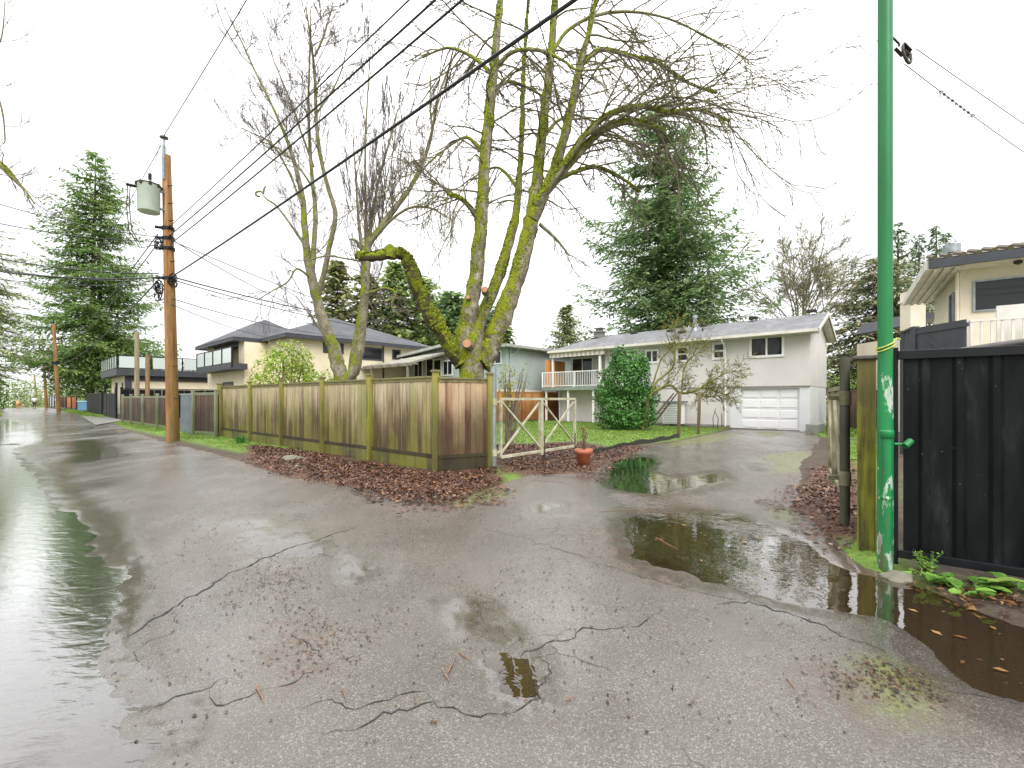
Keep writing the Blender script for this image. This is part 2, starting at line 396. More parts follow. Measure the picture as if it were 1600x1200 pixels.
t = NT("soil"); p = t.pos(); ga = t.attr("grass"); la = t.attr("litter")
c = t.ramp(t.noise(p, 3, 7, .7), [(.3, (.035, .026, .018)), (.55, (.075, .055, .038)), (.75, (.10, .10, .035))])
c = t.mix(1.0, c, t.ramp(t.noise(p, 45, 4, .7), [(.3, .6), (.7, 1.35)]), 'MULTIPLY')
gr = t.ramp(t.noise(p, 14, 6, .7), [(.3, (.075, .13, .018)), (.6, (.14, .235, .032)), (.8, (.24, .29, .07))])
c = t.mix(t.math('MULTIPLY', ga, t.ramp(t.noise(p, 2.2, 5, .7), [(.25, .6), (.45, 1)])), c, gr)
lt = t.ramp(t.vor(p, 30, 'Color'), [(.1, (.025, .015, .010)), (.5, (.08, .040, .024)), (.9, (.17, .09, .05))])
c = t.mix(la, c, lt)
t.set(c, .75, 0, .3); t.bump(t.noise(p, 30, 6, .7), .7, .03); M_soil = t.m
h, s_ = verge_h(x, y); g_, l_ = zones(x, y); h = h + l_ * .035 * (s_ > -.3)
keep = (s_ > -.6)[f].any(1)
V, Fc, at = compact(np.stack([x, y, h], 1), f[keep], dict(grass=g_, litter=l_))
_tag(npmesh("ground", V, Fc, M_soil, None, True, at), kind="structure")
h2, s2 = verge_h(x2, y2); k2 = (s2 > -.6)[f2].any(1)
V, Fc, at = compact(np.stack([x2, y2, h2], 1), f2[k2], dict(grass=0 * x2 + .6, litter=0 * x2))
_tag(npmesh("ground", V, Fc, M_soil, None, True, at), kind="structure")
xb, yb, fb = polar(20, 1500, 60, -180, 180, 120)
hb = verge_h(xb, yb)[0] * .5 - .25 - 1.0 * sm(np.hypot(xb, yb), 60, 90)
_tag(npmesh("terrain", np.stack([xb, yb, hb], 1), fb, M_soil, None, True, dict(grass=xb * 0 + 1, litter=xb * 0)), kind="structure")

# standing rain water
def water_mat(name, tint, alpha, b1, scale, dist, stretch=(1, 1, 1), rot=0, gain=2.3):
    t = NT(name); p = t.pos(stretch, rot)
    t.t.nodes.remove(t.b)
    gl = t.n("ShaderNodeBsdfGlossy"); gl.inputs['Roughness'].default_value = .09 if gain > 3 else .02; gl.inputs['Color'].default_value = (1, 1, 1, 1)
    tr = t.n("ShaderNodeBsdfTransparent"); tr.inputs[0].default_value = (*tint, 1)
    df = t.n("ShaderNodeBsdfDiffuse"); df.inputs[0].default_value = (.045, .030, .014, 1)
    m0 = t.n("ShaderNodeMixShader"); m0.inputs[0].default_value = alpha; t.L(tr.outputs[0], m0.inputs[1]); t.L(df.outputs[0], m0.inputs[2])
    fr = t.n("ShaderNodeFresnel"); fr.inputs[0].default_value = 1.33
    bp = t.n("ShaderNodeBump"); bp.inputs['Strength'].default_value = b1; bp.inputs['Distance'].default_value = dist
    hh = t.math('ADD', t.noise(p, scale, 3, .5, .6), t.math('MULTIPLY', t.noise(p, scale * 3.3, 2), .25))
    t.L(hh, bp.inputs['Height']); t.L(bp.outputs[0], gl.inputs['Normal']); t.L(bp.outputs[0], fr.inputs['Normal'])
    m1 = t.n("ShaderNodeMixShader"); t.L(t.math('MULTIPLY', fr.outputs[0], gain, clamp=True), m1.inputs[0]); t.L(m0.outputs[0], m1.inputs[1]); t.L(gl.outputs[0], m1.inputs[2])
    t.L(m1.outputs[0], t.out.inputs[0]); return t.m
M_pud = water_mat("puddle_water", (.78, .66, .46), .35, .22, 4.0, .010)
M_flow = water_mat("flowing_water", (.88, .87, .85), .04, .5, 4.0, .007, (1, 2.4, 1), math.radians(48), 3.9)
def sheet(name, poly, z, mat):
    m = MB(); m.add([(q[0], q[1], z) for q in poly], [tuple(range(len(poly)))])
    o = m.build(name, mat)
    if o.data.polygons[0].normal.z < 0: o.data.flip_normals()
    return _tag(o, kind="structure")
for i, (poly, dep) in enumerate(PUD):
    if dep < .01: continue
    cx = sum(q[0] for q in poly) / len(poly); cy = sum(q[1] for q in poly) / len(poly)
    if i == 9: q = abp((-6, 1.1), (1.9, 1.1), (3.5, 1.4), (5, 1.6), (8, 1.4), (12, 1.1), (23, .7), (23, -1.3), (-6, -1.8))
    else: q = [(cx + (px - cx) * 1.22 + (px - cx) / (math.hypot(px - cx, py - cy) + .01) * .12, cy + (py - cy) * 1.22 + (py - cy) / (math.hypot(px - cx, py - cy) + .01) * .12) for px, py in poly]
    sheet("puddle", q, WATER_Z - .0004 * (i % 5), M_flow if i in (9, 10, 11, 12) else M_pud)

# cracks in the asphalt
M_crack = simple("crack_dirt", (.014, .013, .012), .7, .3, 20, bump=.4)
CR = [([(560, 822), (510, 840), (440, 860), (385, 885), (345, 908), (300, 930), (262, 950), (235, 972), (215, 985), (185, 1002), (150, 1012)], .030),
      ([(1388, 1024), (1340, 1003), (1300, 985), (1255, 970), (1210, 955), (1170, 940), (1120, 948)], .030), ([(1600, 1100), (1540, 1088), (1480, 1075), (1430, 1062)], .022),
      ([(1040, 955), (1005, 968), (960, 982), (900, 992), (870, 1005), (848, 1012), (815, 1025), (780, 1042)], .018),
      ([(845, 1012), (850, 1050), (835, 1085), (800, 1110), (750, 1120), (660, 1108), (600, 1122), (540, 1135), (480, 1150)], .020),
      ([(395, 1047), (360, 1060), (330, 1075), (290, 1088), (240, 1105), (215, 1120)], .022), ([(325, 1075), (340, 1092), (370, 1097), (405, 1085), (440, 1068), (475, 1055), (500, 1046)], .018),
      ([(262, 952), (272, 975), (262, 992), (232, 1003), (212, 1018), (212, 1045)], .010), ([(870, 1005), (895, 985), (880, 1010)], .012),
      ([(740, 825), (800, 838), (850, 850), (900, 866), (950, 888), (1000, 905), (1080, 925), (1120, 932), (1168, 940)], .014),
      ([(455, 985), (475, 1010), (500, 1030), (520, 1042)], .012), ([(470, 1112), (520, 1090), (560, 1100), (620, 1090), (700, 1085)], .016), ([(590, 1010), (560, 1025), (500, 1045)], .010)]
m = MB()
def hfast(px, py): return float(road_h(np.array([px]), np.array([py]))[0][0])
random.seed(5)
for pts, w in CR:
    q = [G(u, v) for u, v in pts]; path = []
    for i in range(len(q) - 1):
        n = max(2, int((q[i + 1] - q[i]).length / .035))
        for k in range(n): path.append(q[i].lerp(q[i + 1], k / n))
    path.append(q[-1])
    arr = np.array([[p_.x, p_.y] for p_ in path])
    off = (vnoise(arr[:, 0], arr[:, 1], 6, 21) - .5) * .16; off2 = (vnoise(arr[:, 0], arr[:, 1], 25, 22) - .5) * .07
    wd = w * .62 * (.1 + 1.9 * vnoise(arr[:, 0], arr[:, 1], 14, 23) ** 2)
    d = np.gradient(arr, axis=0); d /= (np.linalg.norm(d, axis=1)[:, None] + 1e-9); nrm = np.stack([-d[:, 1], d[:, 0]], 1)
    cen = arr + nrm * (off + off2)[:, None]
    tap = np.minimum(1, np.minimum(np.arange(len(arr)), np.arange(len(arr))[::-1]) / 6 + .1)
    Lp = cen + nrm * (wd * tap)[:, None] * .5; Rp = cen - nrm * (wd * tap)[:, None] * .5
    hl = road_h(Lp[:, 0], Lp[:, 1])[0]; hr = road_h(Rp[:, 0], Rp[:, 1])[0]; hm = np.maximum(hl, hr) + .0025
    vs = []
    for i in range(len(arr)): vs += [(Lp[i, 0], Lp[i, 1], hm[i]), (Rp[i, 0], Rp[i, 1], hm[i])]
    m.add(vs, [(2 * i, 2 * i + 1, 2 * i + 3, 2 * i + 2) for i in range(len(arr) - 1)])
_tag(m.build("crack", M_crack), kind="structure")

# ------------------------------------------------------------------ loose leaves, debris, grass
def scatter(polys, n, seed, over=lambda x, y: 1.):
    r = np.random.default_rng(seed); out = []
    areas = []
    for q in polys:
        q = np.array(q); areas.append(abs(np.sum(q[:, 0] * np.roll(q[:, 1], -1) - np.roll(q[:, 0], -1) * q[:, 1])) / 2)
    for q, ar in zip(polys, areas):
        k = int(n * ar / sum(areas) * 2.2) + 8; qa = np.array(q); lo = qa.min(0) - .15; hi = qa.max(0) + .15
        bb = np.prod(hi - lo); k = int(k * bb / max(ar, .01) / 2.2)
        px = r.uniform(lo[0], hi[0], k); py = r.uniform(lo[1], hi[1], k)
        s_ = sdf(px, py, q) + (vnoise(px, py, 2.5, 31) - .5) * .7
        ok = s_ < r.uniform(-.25, .12, k); out.append(np.stack([px[ok], py[ok]], 1))
    return np.concatenate(out)
def leaf_quads(pts, size, seed, tilt=.45, zoff=.006, curl=.25, hfun=None, aspect=.55):
    r = np.random.default_rng(seed); n = len(pts)
    h = hfun(pts[:, 0], pts[:, 1]) + zoff
    s = r.uniform(.3, 1.0, n) ** 1.5 * 1.7 * size + size * .15; an = r.uniform(0, 2 * np.pi, n)
    d = np.stack([np.cos(an), np.sin(an), r.normal(0, tilt, n) * .6], 1); d /= np.linalg.norm(d, axis=1)[:, None]
    sd_ = np.stack([-np.sin(an), np.cos(an), r.normal(0, tilt, n)], 1); sd_ /= np.linalg.norm(sd_, axis=1)[:, None]
    nn = np.cross(d, sd_); c = np.stack([pts[:, 0], pts[:, 1], h + s * np.abs(d[:, 2]) * .5 + s * .12], 1)
    S = s[:, None]; w = aspect * S * r.uniform(.6, 1.2, n)[:, None]
    v = np.stack([c - d * S * .5, c + sd_ * w * .5 + nn * S * curl * .4, c + d * S * .5, c - sd_ * w * .5 + nn * S * curl * .4], 1).reshape(-1, 3)
    return v, np.arange(4 * n).reshape(-1, 4)
topz = lambda X, Y: np.maximum(road_h(X, Y)[0], verge_h(X, Y)[0] + .0)
M_litter = leafmat("dead_leaves", (.030, .014, .009), (.105, .043, .026), .30, 0, (.24, .12, .06))
pts = scatter(LITTER, 36000, 3)
v1, f1 = leaf_quads(pts, .042, 4, .5, .03, .3, topz)
pts = scatter([gp((1200, 780), (1290, 730), (1330, 850), (1280, 860)), gp((900, 740), (960, 730), (940, 760)), gp((560, 765), (780, 760), (800, 790), (640, 805))], 2200, 8)
v2, f2_ = leaf_quads(pts, .06, 9, .25, .004, .2, topz)
_tag(npmesh("leaf_litter", np.concatenate([v1, v2]), np.concatenate([f1, f2_ + len(v1)]), M_litter), "damp reddish brown fallen leaves banked along the fence and round the gates", "leaf litter", kind="stuff")
fl_ = scatter([gp((1400, 935), (1440, 925), (1600, 965), (1620, 1075), (1500, 1060), (1430, 1010))], 48, 44); fl2 = scatter([gp((985, 830), (1100, 905), (1380, 965), (1320, 900), (1200, 835), (1040, 805))], 60, 45)
v_, f_ = leaf_quads(np.concatenate([fl_, fl2]), .042, 46, .04, .0, .12, lambda X, Y: X * 0 + WATER_Z + .002)
v_b, f_b = leaf_quads(scatter([gp((1395, 902), (1600, 932), (1620, 962), (1500, 945), (1420, 925))], 420, 47), .045, 48, .4, .008, .3, topz)
_tag(npmesh("floating_leaves", np.concatenate([v_, v_b]), np.concatenate([f_, f_b + len(v_)]), leafmat("orange_dead_leaves", (.06, .026, .012), (.16, .07, .028), .35, 0, (.26, .15, .06))), "orange brown leaves floating in the puddle and lying below the black fence", "leaves", kind="stuff")
# crumbs, needles and twigs on the asphalt
M_crumb = leafmat("wet_crumbs", (.015, .012, .01), (.07, .035, .02), .5, 0, (.16, .10, .05))
pp = np.concatenate([scatter([gp((60, 900), (300, 780), (900, 780), (1400, 1040), (1500, 1190), (200, 1190))], 2600, 12), scatter([gp((380, 900), (440, 860), (560, 1000), (500, 1060), (420, 1010))], 900, 14),
                     scatter([gp((1270, 1050), (1440, 1060), (1480, 1130), (1330, 1130))], 900, 15), scatter([gp((1100, 690), (1260, 690), (1240, 780), (960, 790))], 1300, 16)])
v3, f3 = leaf_quads(pp, .0155, 13, .3, .001, .2, lambda X, Y: road_h(X, Y)[0], .6)
_tag(npmesh("debris", v3, f3, M_crumb), "scattered dark leaf crumbs and grit on the wet asphalt", "debris", kind="stuff")
M_twig = simple("fallen_twig", (.24, .12, .06), .6, .3, 20)
random.seed(11)
tw = [((700, 1055), (712, 1030)), ((718, 1022), (738, 1036)), ((690, 1048), (702, 1068)), ((1228, 1062), (1246, 1084)), ((535, 1080), (542, 1098)), ((885, 1098), (898, 1090)), ((830, 750), (905, 757)), ((880, 745), (940, 752)),
      ((1010, 770), (1060, 790)), ((940, 800), (1020, 795)), ((1240, 815), (1300, 845)), ((1265, 830), (1330, 800)), ((400, 1075), (412, 1100)), ((1025, 840), (1060, 858))]
for i, (a_, b_) in enumerate(tw):
    p0, p1 = G(*a_), G(*b_); m = MB(); pts_ = []
    for k in range(6):
        q = p0.lerp(p1, k / 5) + Vector((U(-.003, .003), U(-.003, .003), 0)); q.z = max(hz(q), WATER_Z) + .006 + U(0, .006); pts_.append(q)
    m.tube(pts_, [.0035, .0035, .003, .003, .002, .0015], 5)
    _tag(m.build("twig", M_twig, smooth=True), "thin broken brown twig lying on the wet asphalt", "twig", "broken twigs on the wet asphalt")

M_grass = leafmat("grass_blades", (.075, .14, .018), (.17, .29, .038), .5, .2, (.30, .34, .09))
def blades(pts, hgt, seed, w=.006):
    r = np.random.default_rng(seed); n = len(pts); h0 = verge_h(pts[:, 0], pts[:, 1])[0] - .005
    an = r.uniform(0, 2 * np.pi, n); H = r.uniform(.5, 1.3, n) * hgt; dist = np.hypot(pts[:, 0], pts[:, 1]); W = w * (1 + dist * .09)
    base = np.stack([pts[:, 0], pts[:, 1], h0], 1); sx = np.stack([np.cos(an), np.sin(an), 0 * an], 1) * W[:, None]
    ln = np.stack([r.normal(0, .45, n), r.normal(0, .45, n), np.ones(n)], 1) * H[:, None]
    v = np.stack([base - sx, base + sx, base + ln], 1).reshape(-1, 3); return v, np.arange(3 * n).reshape(-1, 3)
gp_ = scatter([LAWN], 42000, 20); gq = scatter(GRASS2[1:2] + GRASS2[3:5] + GRASS2[6:], 15000, 21); gr_ = scatter([GRASS2[0], GRASS2[2]], 6000, 22)
g_, l_ = zones(gp_[:, 0], gp_[:, 1]); gp_ = gp_[(l_ < .6) & (verge_h(gp_[:, 0], gp_[:, 1])[1] > .1)]
gq = gq[(verge_h(gq[:, 0], gq[:, 1])[1] > .02) & (vnoise(gq[:, 0], gq[:, 1], 1.7, 40) > .36)]
v, f_ = blades(gp_, .055, 23); _tag(npmesh("grass", v, f_, M_grass), "bright wet green lawn behind the open gates", "grass", kind="stuff")
v, f_ = blades(gq, .05, 24, .004); _tag(npmesh("grass", v, f_, M_grass), "patchy short grass and moss along the alley verge", "grass", kind="stuff")
v, f_ = blades(gr_, .10, 25, .008); _tag(npmesh("grass", v, f_, M_grass), "grass beside the garage wall and far up the alley", "grass", kind="stuff")
gw = scatter([GRASS2[5]], 3000, 26); v, f_ = blades(gw, .12, 27, .01); _tag(npmesh("grass", v, f_, M_grass), "grass on the left edge of the alley", "grass", kind="stuff")
# ------------------------------------------------------------------ materials for built things
def wood_mat(name, dark, mid, pale, algae=.6, zlo=0., zhi=1.9, rough=.7, green=(.17, .17, .018)):
    t = NT(name); p = t.pos((5, 5, .35)); rnd = t.g.outputs['Random Per Island']
    vec = t.n("ShaderNodeVectorMath"); vec.operation = 'ADD'
    t.L(p, vec.inputs[0]); cb = t.n("ShaderNodeCombineXYZ"); t.L(t.math('MULTIPLY', rnd, 40.), cb.inputs[2]); t.L(cb.outputs[0], vec.inputs[1])
    q = vec.outputs[0]
    n1 = t.noise(q, 1.6, 6, .65); grain = t.noise(q, 14, 4, .6)
    c = t.ramp(t.math('ADD', n1, t.math('MULTIPLY', t.math('SUBTRACT', rnd, .5), .22)), [(.30, dark), (.47, mid), (.68, pale)])
    c = t.mix(1.0, c, t.ramp(grain, [(.25, .68), (.75, 1.25)]), 'MULTIPLY')
    z = t.sep(2); zf = t.math('DIVIDE', t.math('SUBTRACT', z, zlo), zhi - zlo)
    big = t.noise(t.pos((1.2, 1.2, .8)), 1.1, 4, .6)
    # rain-dark weathering that climbs from the ground, uneven from board to board
    dk = t.ramp(t.math('ADD', t.math('SUBTRACT', big, t.math('MULTIPLY', zf, .55)), t.math('MULTIPLY', t.math('SUBTRACT', n1, .5), .8)), [(.0, 0), (.34, 1)])
    c = t.mix(t.math('MULTIPLY', dk, .9), c, dark)
    c = t.mix(t.math('MULTIPLY', t.ramp(t.math('ADD', zf, t.math('MULTIPLY', t.math('SUBTRACT', n1, .5), 1.1)), [(.55, 0), (1.0, 1)]), .55), c, pale)
    if algae:
        al = t.math('ADD', t.math('MULTIPLY', n1, .75), t.math('ADD', t.math('MULTIPLY', t.noise(t.pos((.9, .9, .5)), 1.3, 4, .65), .8), t.math('MULTIPLY', t.math('SUBTRACT', rnd, .5), .4)))
        al = t.math('SUBTRACT', al, t.math('MULTIPLY', zf, .16))
        al = t.math('MULTIPLY', t.ramp(al, [(.63, 0), (.84, 1)]), algae)
        c = t.mix(al, c, green)
    t.set(c, rough, 0, .35); t.bump(grain, .35, .01); return t.m
W_board = wood_mat("weathered_board", (.055, .036, .016), (.23, .165, .082), (.57, .49, .34), .60)
W_panel = wood_mat("side_board", (.045, .022, .013), (.22, .115, .055), (.52, .38, .25), .12)
W_post = wood_mat("mossy_post", (.09, .08, .02), (.20, .19, .04), (.32, .30, .07), .8, green=(.24, .25, .02))
W_post2 = wood_mat("dark_mossy_post", (.035, .027, .012), (.09, .075, .022), (.17, .15, .04), 1., green=(.26, .27, .015))
W_rail = wood_mat("mossy_rail", (.045, .04, .02), (.10, .09, .035), (.22, .20, .09), .5)
W_kick = wood_mat("kick_board", (.05, .045, .02), (.13, .125, .05), (.26, .26, .11), .7, 0, .6)
W_kickd = wood_mat("dark_kick_board", (.02, .015, .01), (.05, .035, .02), (.10, .08, .05), .1)
W_brown = wood_mat("brown_stained_board", (.035, .02, .014), (.095, .055, .040), (.17, .11, .08), .08)
W_cedar = wood_mat("cedar_board", (.20, .075, .022), (.38, .17, .05), (.55, .29, .11), 0)
W_cedar2 = wood_mat("bright_cedar", (.38, .12, .03), (.55, .21, .06), (.62, .29, .11), 0)
W_green = wood_mat("grey_green_post", (.10, .12, .07), (.20, .23, .15), (.32, .34, .24), .3)
def pole_mat():
    t = NT("pole_wood"); p = t.pos((4, 4, .25)); n1 = t.noise(p, 2.2, 6, .6); g = t.noise(p, 12, 4, .7)
    c = t.ramp(n1, [(.32, (.07, .028, .010)), (.45, (.27, .12, .035)), (.58, (.34, .17, .055)), (.68, (.42, .27, .14))])
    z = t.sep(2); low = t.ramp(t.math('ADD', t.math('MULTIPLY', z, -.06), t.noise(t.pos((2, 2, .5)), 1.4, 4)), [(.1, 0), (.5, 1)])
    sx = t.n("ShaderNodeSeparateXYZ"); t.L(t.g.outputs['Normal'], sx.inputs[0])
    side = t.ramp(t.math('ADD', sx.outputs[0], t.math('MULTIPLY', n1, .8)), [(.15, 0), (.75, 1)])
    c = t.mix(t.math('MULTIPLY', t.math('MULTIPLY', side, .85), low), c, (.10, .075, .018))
    c = t.mix(1.0, c, t.ramp(g, [(.25, .6), (.75, 1.25)]), 'MULTIPLY')
    t.set(c, .6, 0, .35); t.bump(g, .4, .01); return t.m
M_pole = pole_mat()
M_wire = simple("black_cable", (.02, .02, .022), .5, .1, 4, bump=0)
M_gwire = simple("grey_wire", (.04, .04, .042), .5, .1, 4, bump=0)
M_black = simple("black_metal", (.008, .009, .011), .42, .4, 5, bump=.1, spec=.25)
M_charcoal = simple("charcoal_trim", (.045, .048, .058), .5, .2, 3, bump=.05)
M_galv = simple("galvanised_pipe", (.30, .33, .35), .5, .25, 6, metal=.6, bump=.15)
M_white = simple("white_paint", (.80, .80, .78), .45, .05, 3, bump=.05, dirt=(.45, .44, .38), dirt_amt=.25)
M_glass = NT("window_glass").set((.018, .020, .022), .04, 0, .4).m
M_frost = NT("frosted_glass").set((.50, .56, .54), .18, 0, .6).m
M_stucco = simple("grey_stucco", (.62, .595, .57), .85, .06, 1.2, bump=.5, bscale=90, dirt=(.50, .475, .44), dirt_amt=.35)
M_stucco2 = simple("pale_stucco", (.68, .69, .70), .85, .05, 1.2, bump=.5, bscale=90, dirt=(.55, .55, .54), dirt_amt=.3)
M_gpaint = simple("garage_door_white", (.82, .82, .83), .4, .03, 2, bump=.02)
M_gutter = simple("cream_gutter", (.66, .63, .55), .45, .1, 4, bump=.05, dirt=(.30, .29, .20), dirt_amt=.5)
def shingle(name, col, lo, hi):
    t = NT(name); p = t.pos(); n = t.noise(p, .8, 5, .6); v = t.vor(t.pos((3.2, 3.2, 7)), 1.6, 'Color')
    c = t.ramp(n, [(.3, lo), (.7, hi)]); c = t.mix(1.0, c, t.ramp(v, [(.1, .78), (.9, 1.18)]), 'MULTIPLY')
    w = t.n("ShaderNodeTexWave"); w.bands_direction = 'Z'; w.inputs['Scale'].default_value = 3.2; w.inputs['Distortion'].default_value = .3; t.L(p, w.inputs[0])
    c = t.mix(t.math('MULTIPLY', t.ramp(w.outputs['Fac'], [(.0, 1), (.25, 0)]), .3), c, tuple(q * .5 for q in lo))
    t.set(c, .75, 0, .3); t.bump(t.noise(p, 40, 3), .4, .01); return t.m
M_roofg = shingle("grey_shingle", None, (.125, .125, .13), (.19, .19, .195))
M_roofd = shingle("dark_shingle", None, (.056, .057, .064), (.098, .099, .108))
M_roofw = simple("weathered_roof", (.26, .25, .21), .8, .4, 2.2, bump=.3, dirt=(.12, .13, .06), dirt_amt=.7)
def siding(name, lo, hi, pitch=.18, rough=.7):
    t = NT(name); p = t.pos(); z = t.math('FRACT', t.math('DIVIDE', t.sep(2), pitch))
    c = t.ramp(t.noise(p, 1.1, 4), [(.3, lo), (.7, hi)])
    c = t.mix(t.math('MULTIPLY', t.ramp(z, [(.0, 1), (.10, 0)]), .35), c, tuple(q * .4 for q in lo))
    t.set(c, rough, 0, .3); t.bump(z, .5, .015); return t.m
M_sidey = siding("cream_siding", (.72, .64, .46), (.82, .74, .55))
M_teal = simple("teal_stucco", (.36, .42, .41), .85, .08, 1.1, bump=.4, bscale=70)
M_creamw = simple("cream_stucco", (.70, .64, .52), .85, .08, 1.5, bump=.4, bscale=80, dirt=(.42, .36, .26), dirt_amt=.4)
M_ply = simple("grey_deck_edge", (.20, .24, .20), .6, .2, 3)
M_dark = simple("dark_interior", (.02, .02, .02), .8, .3, 3, bump=0)
M_conc = simple("concrete", (.27, .265, .25), .8, .2, 3, bump=.3, dirt=(.16, .17, .09), dirt_amt=.5)
M_terra = simple("terracotta", (.42, .13, .06), .6, .2, 9, bump=.2, dirt=(.30, .16, .10), dirt_amt=.6)

def window(parent, c, r, w, h, nrm, fm=M_white, fw=.07, mull=(.5,), bars=(), gm=M_glass, depth=.05):
    """window frame centred at c on a wall; r right, nrm outward"""
    c = Vector(c); r = Vector(r).normalized(); nrm = Vector(nrm).normalized(); m = MB(); b = c - r * w / 2 - UP * h / 2 + nrm * .004
    d = nrm * depth
    m.box(b, r * w, UP * fw, d); m.box(b + UP * (h - fw), r * w, UP * fw, d)
    m.box(b + UP * fw, r * fw, UP * (h - 2 * fw), d); m.box(b + UP * fw + r * (w - fw), r * fw, UP * (h - 2 * fw), d)
    for q in mull: m.box(b + UP * fw + r * (w * q - fw * .35), r * fw * .7, UP * (h - 2 * fw), d * .8)
    for q in bars: m.box(b + UP * (h * q - fw * .35) + r * fw, r * (w - 2 * fw), UP * fw * .7, d * .82)
    f = m.build("window", fm, parent)
    g = MB(); g.box(b + r * fw + UP * fw, r * (w - 2 * fw), UP * (h - 2 * fw), d * .35); g.build("pane", gm, f)
    return f

# ------------------------------------------------------------------ board fences
def fence(label, corners, post_ts, H, boards, posts, rails, name="wooden_fence", bw=.14, cap=True, kick=None, post_w=.10, out=None, group=None, lowgap=.12, postH=None, top_rail=True, lean=0):
    """corners: two world points (near, far) ; posts stand on the outer side"""
    p0, p1 = Vector(corners[0]), Vector(corners[1]); d = (p1 - p0); Ln = d.length; d.normalize()
    n = Vector((d.y, -d.x, 0));
    if n.dot(-p0) < 0: n = -n
    if out is not None: n = n * out
    t = thing(name, label, "fence", p0, group); z0 = hz(p0); z1 = hz(p1)
    gz = lambda s: lerp(z0, z1, s / Ln)
    m = MB(); s = 0; k = 0
    while s < Ln - .01:
        w = min(bw * U(.85, 1.1), Ln - s); q = p0 + d * (s + .003) + n * (.006 * (k % 2)); zb = gz(s)
        q.z = zb + lowgap + (.16 if kick else 0)
        m.box(q, d * (w - .006), n * .018, UP * (H - lowgap - (.20 if kick else .03) + U(-.006, .006))); s += w; k += 1
    m.build("panel", boards, t)
    if top_rail:
        m = MB(); q0 = p0 + UP * (z0 + H - .04) + n * .012; q1 = p1 + UP * (z1 + H - .04) + n * .012
        m.bar(q0, q1, .10, .035); m.bar(q0 - UP * .05, q1 - UP * .05, .055, .06); m.build("top_rail", rails, t)
        m = MB(); m.bar(p0 + UP * (z0 + lowgap + (.18 if kick else .02)) + n * .02, p1 + UP * (z1 + lowgap + (.18 if kick else .02)) + n * .02, .06, .07); m.build("bottom_rail", W_kickd if kick else rails, t)
    if kick:
        m = MB(); m.box(p0 + UP * (z0 - .05) + n * .002, p1 - p0 + UP * (z1 - z0), n * .035, UP * (.05 + lowgap + .14)); m.build("kickboard", kick, t)
    for i, s in enumerate(post_ts):
        s = s * Ln; m = MB(); c = p0 + d * s + n * (.02 + post_w / 2); hh = postH if postH else H + .05
        c.z = gz(s) - .2; top = c + UP * (hh + .2) + Vector((U(-.01, .01), U(-.01, .01), 0))
        m.bar(c, top, post_w, post_w, d)
        po = m.build("post", posts, t, bevel=.006)
        if cap:
            m = MB(); m.cbox(top + UP * .012, d * (post_w + .05), n * (post_w + .05), UP * .024); m.cbox(top + UP * .034, d * (post_w + .02), n * (post_w + .02), UP * .02)
            m.build("cap", rails, po)
    return t
random.seed(21)
pc = G(687, 740); pf = G(345, 683); pc.z = pf.z = 0
pr = G(768, 734)
dn = (pf - pc).normalized(); Ls = (pf - pc).length
ts = []
for u in (394, 443, 508, 582):
    r_ = (u - 800) / F   # ray intersect
    # p = pc + dn*s ; p.x = r*p.y
    s_ = (r_ * pc.y - pc.x) / (dn.x - r_ * dn.y); ts.append(s_ / Ls)
fence("long weathered board fence streaked with green algae running from the corner post along the alley", (pc, pf), [.003, ] + ts + [.985, .999], 1.93, W_board, W_post, W_rail, kick=W_kick, post_w=.105)
fence("short reddish brown board fence panel between the corner post and the grey gate pipe", (pc + Vector((-.02, -.04, 0)), pr), [.93], 1.90, W_panel, W_post, W_rail, kick=W_kickd, post_w=.10, out=1)
# low brown fences farther along
q1 = G(341, 684); q2 = G(304, 681); q3 = G(281, 677); q4 = G(262, 672); q5 = G(194, 661.5)
for q in (q1, q2, q3, q4, q5): q.z = 0
fence("single brown board panel between the blue grey metal panel and the long green streaked fence", (q1, q2), [0.02, .98], 1.70, W_brown, W_green, W_green, post_w=.09)
t = thing("metal_fence", "blue grey metal fence panel beside the transformer pole", "fence", q2)
m = MB(); dd = (q3 - q2); L_ = dd.length; dd.normalize(); nn_ = Vector((dd.y, -dd.x, 0))
for k in range(int(L_ / .12)): m.box(q2 + dd * (k * .12) + UP * .08, dd * .118, nn_ * (.02 + .015 * (k % 2)), UP * 1.55)
m.build("panel", simple("blue_grey_metal", (.085, .11, .13), .4, .5, 2.5, bump=.1), t)
m = MB(); m.bar(q2 + UP * 1.66, q3 + UP * 1.66, .05, .05); m.build("top_rail", M_galv, t)
fence("low brown board fence with grey green posts beyond the transformer pole", (q3 * .5 + q4 * .5, q5), [0.0, .24, .52, .78, 1.0], 1.58, W_brown, W_green, W_green, post_w=.10, bw=.16)
# black metal driveway fence and gate
b1 = G(190, 656); b2 = G(182, 655); b3 = G(164, 651); b4 = G(160, 650); b5 = G(137, 643.5)
def metal_fence(label, p, q, H, n=24, name="metal_fence", postH=None, cat="fence"):
    p = Vector(p); q = Vector(q); p.z = q.z = 0; t = thing(name, label, cat, p); d = q - p; n = max(3, int(d.length / .45)); m = MB()
    s = Vector((d.y, -d.x, 0)).normalized()
    if s.dot(-p) < 0: s = -s
    for k in range(n): m.box(p + d * (k / n) + UP * .1, d * (.94 / n), s * (.03 + .03 * (k % 2)), UP * (H - .15))
    m.build("panel", M_black, t); m = MB(); m.bar(p + UP * H, q + UP * H, .06, .06); m.bar(p + UP * .08, q + UP * .08, .06, .06); m.build("rail", M_black, t)
    for e in (p, q):
        m = MB(); m.bar(e, e + UP * (postH or H + .1), .12, .12, d); m.build("post", M_black, t)
    return t
metal_fence("black metal fence of upright panels up the alley past the garage gate", b4, b5, 1.95)
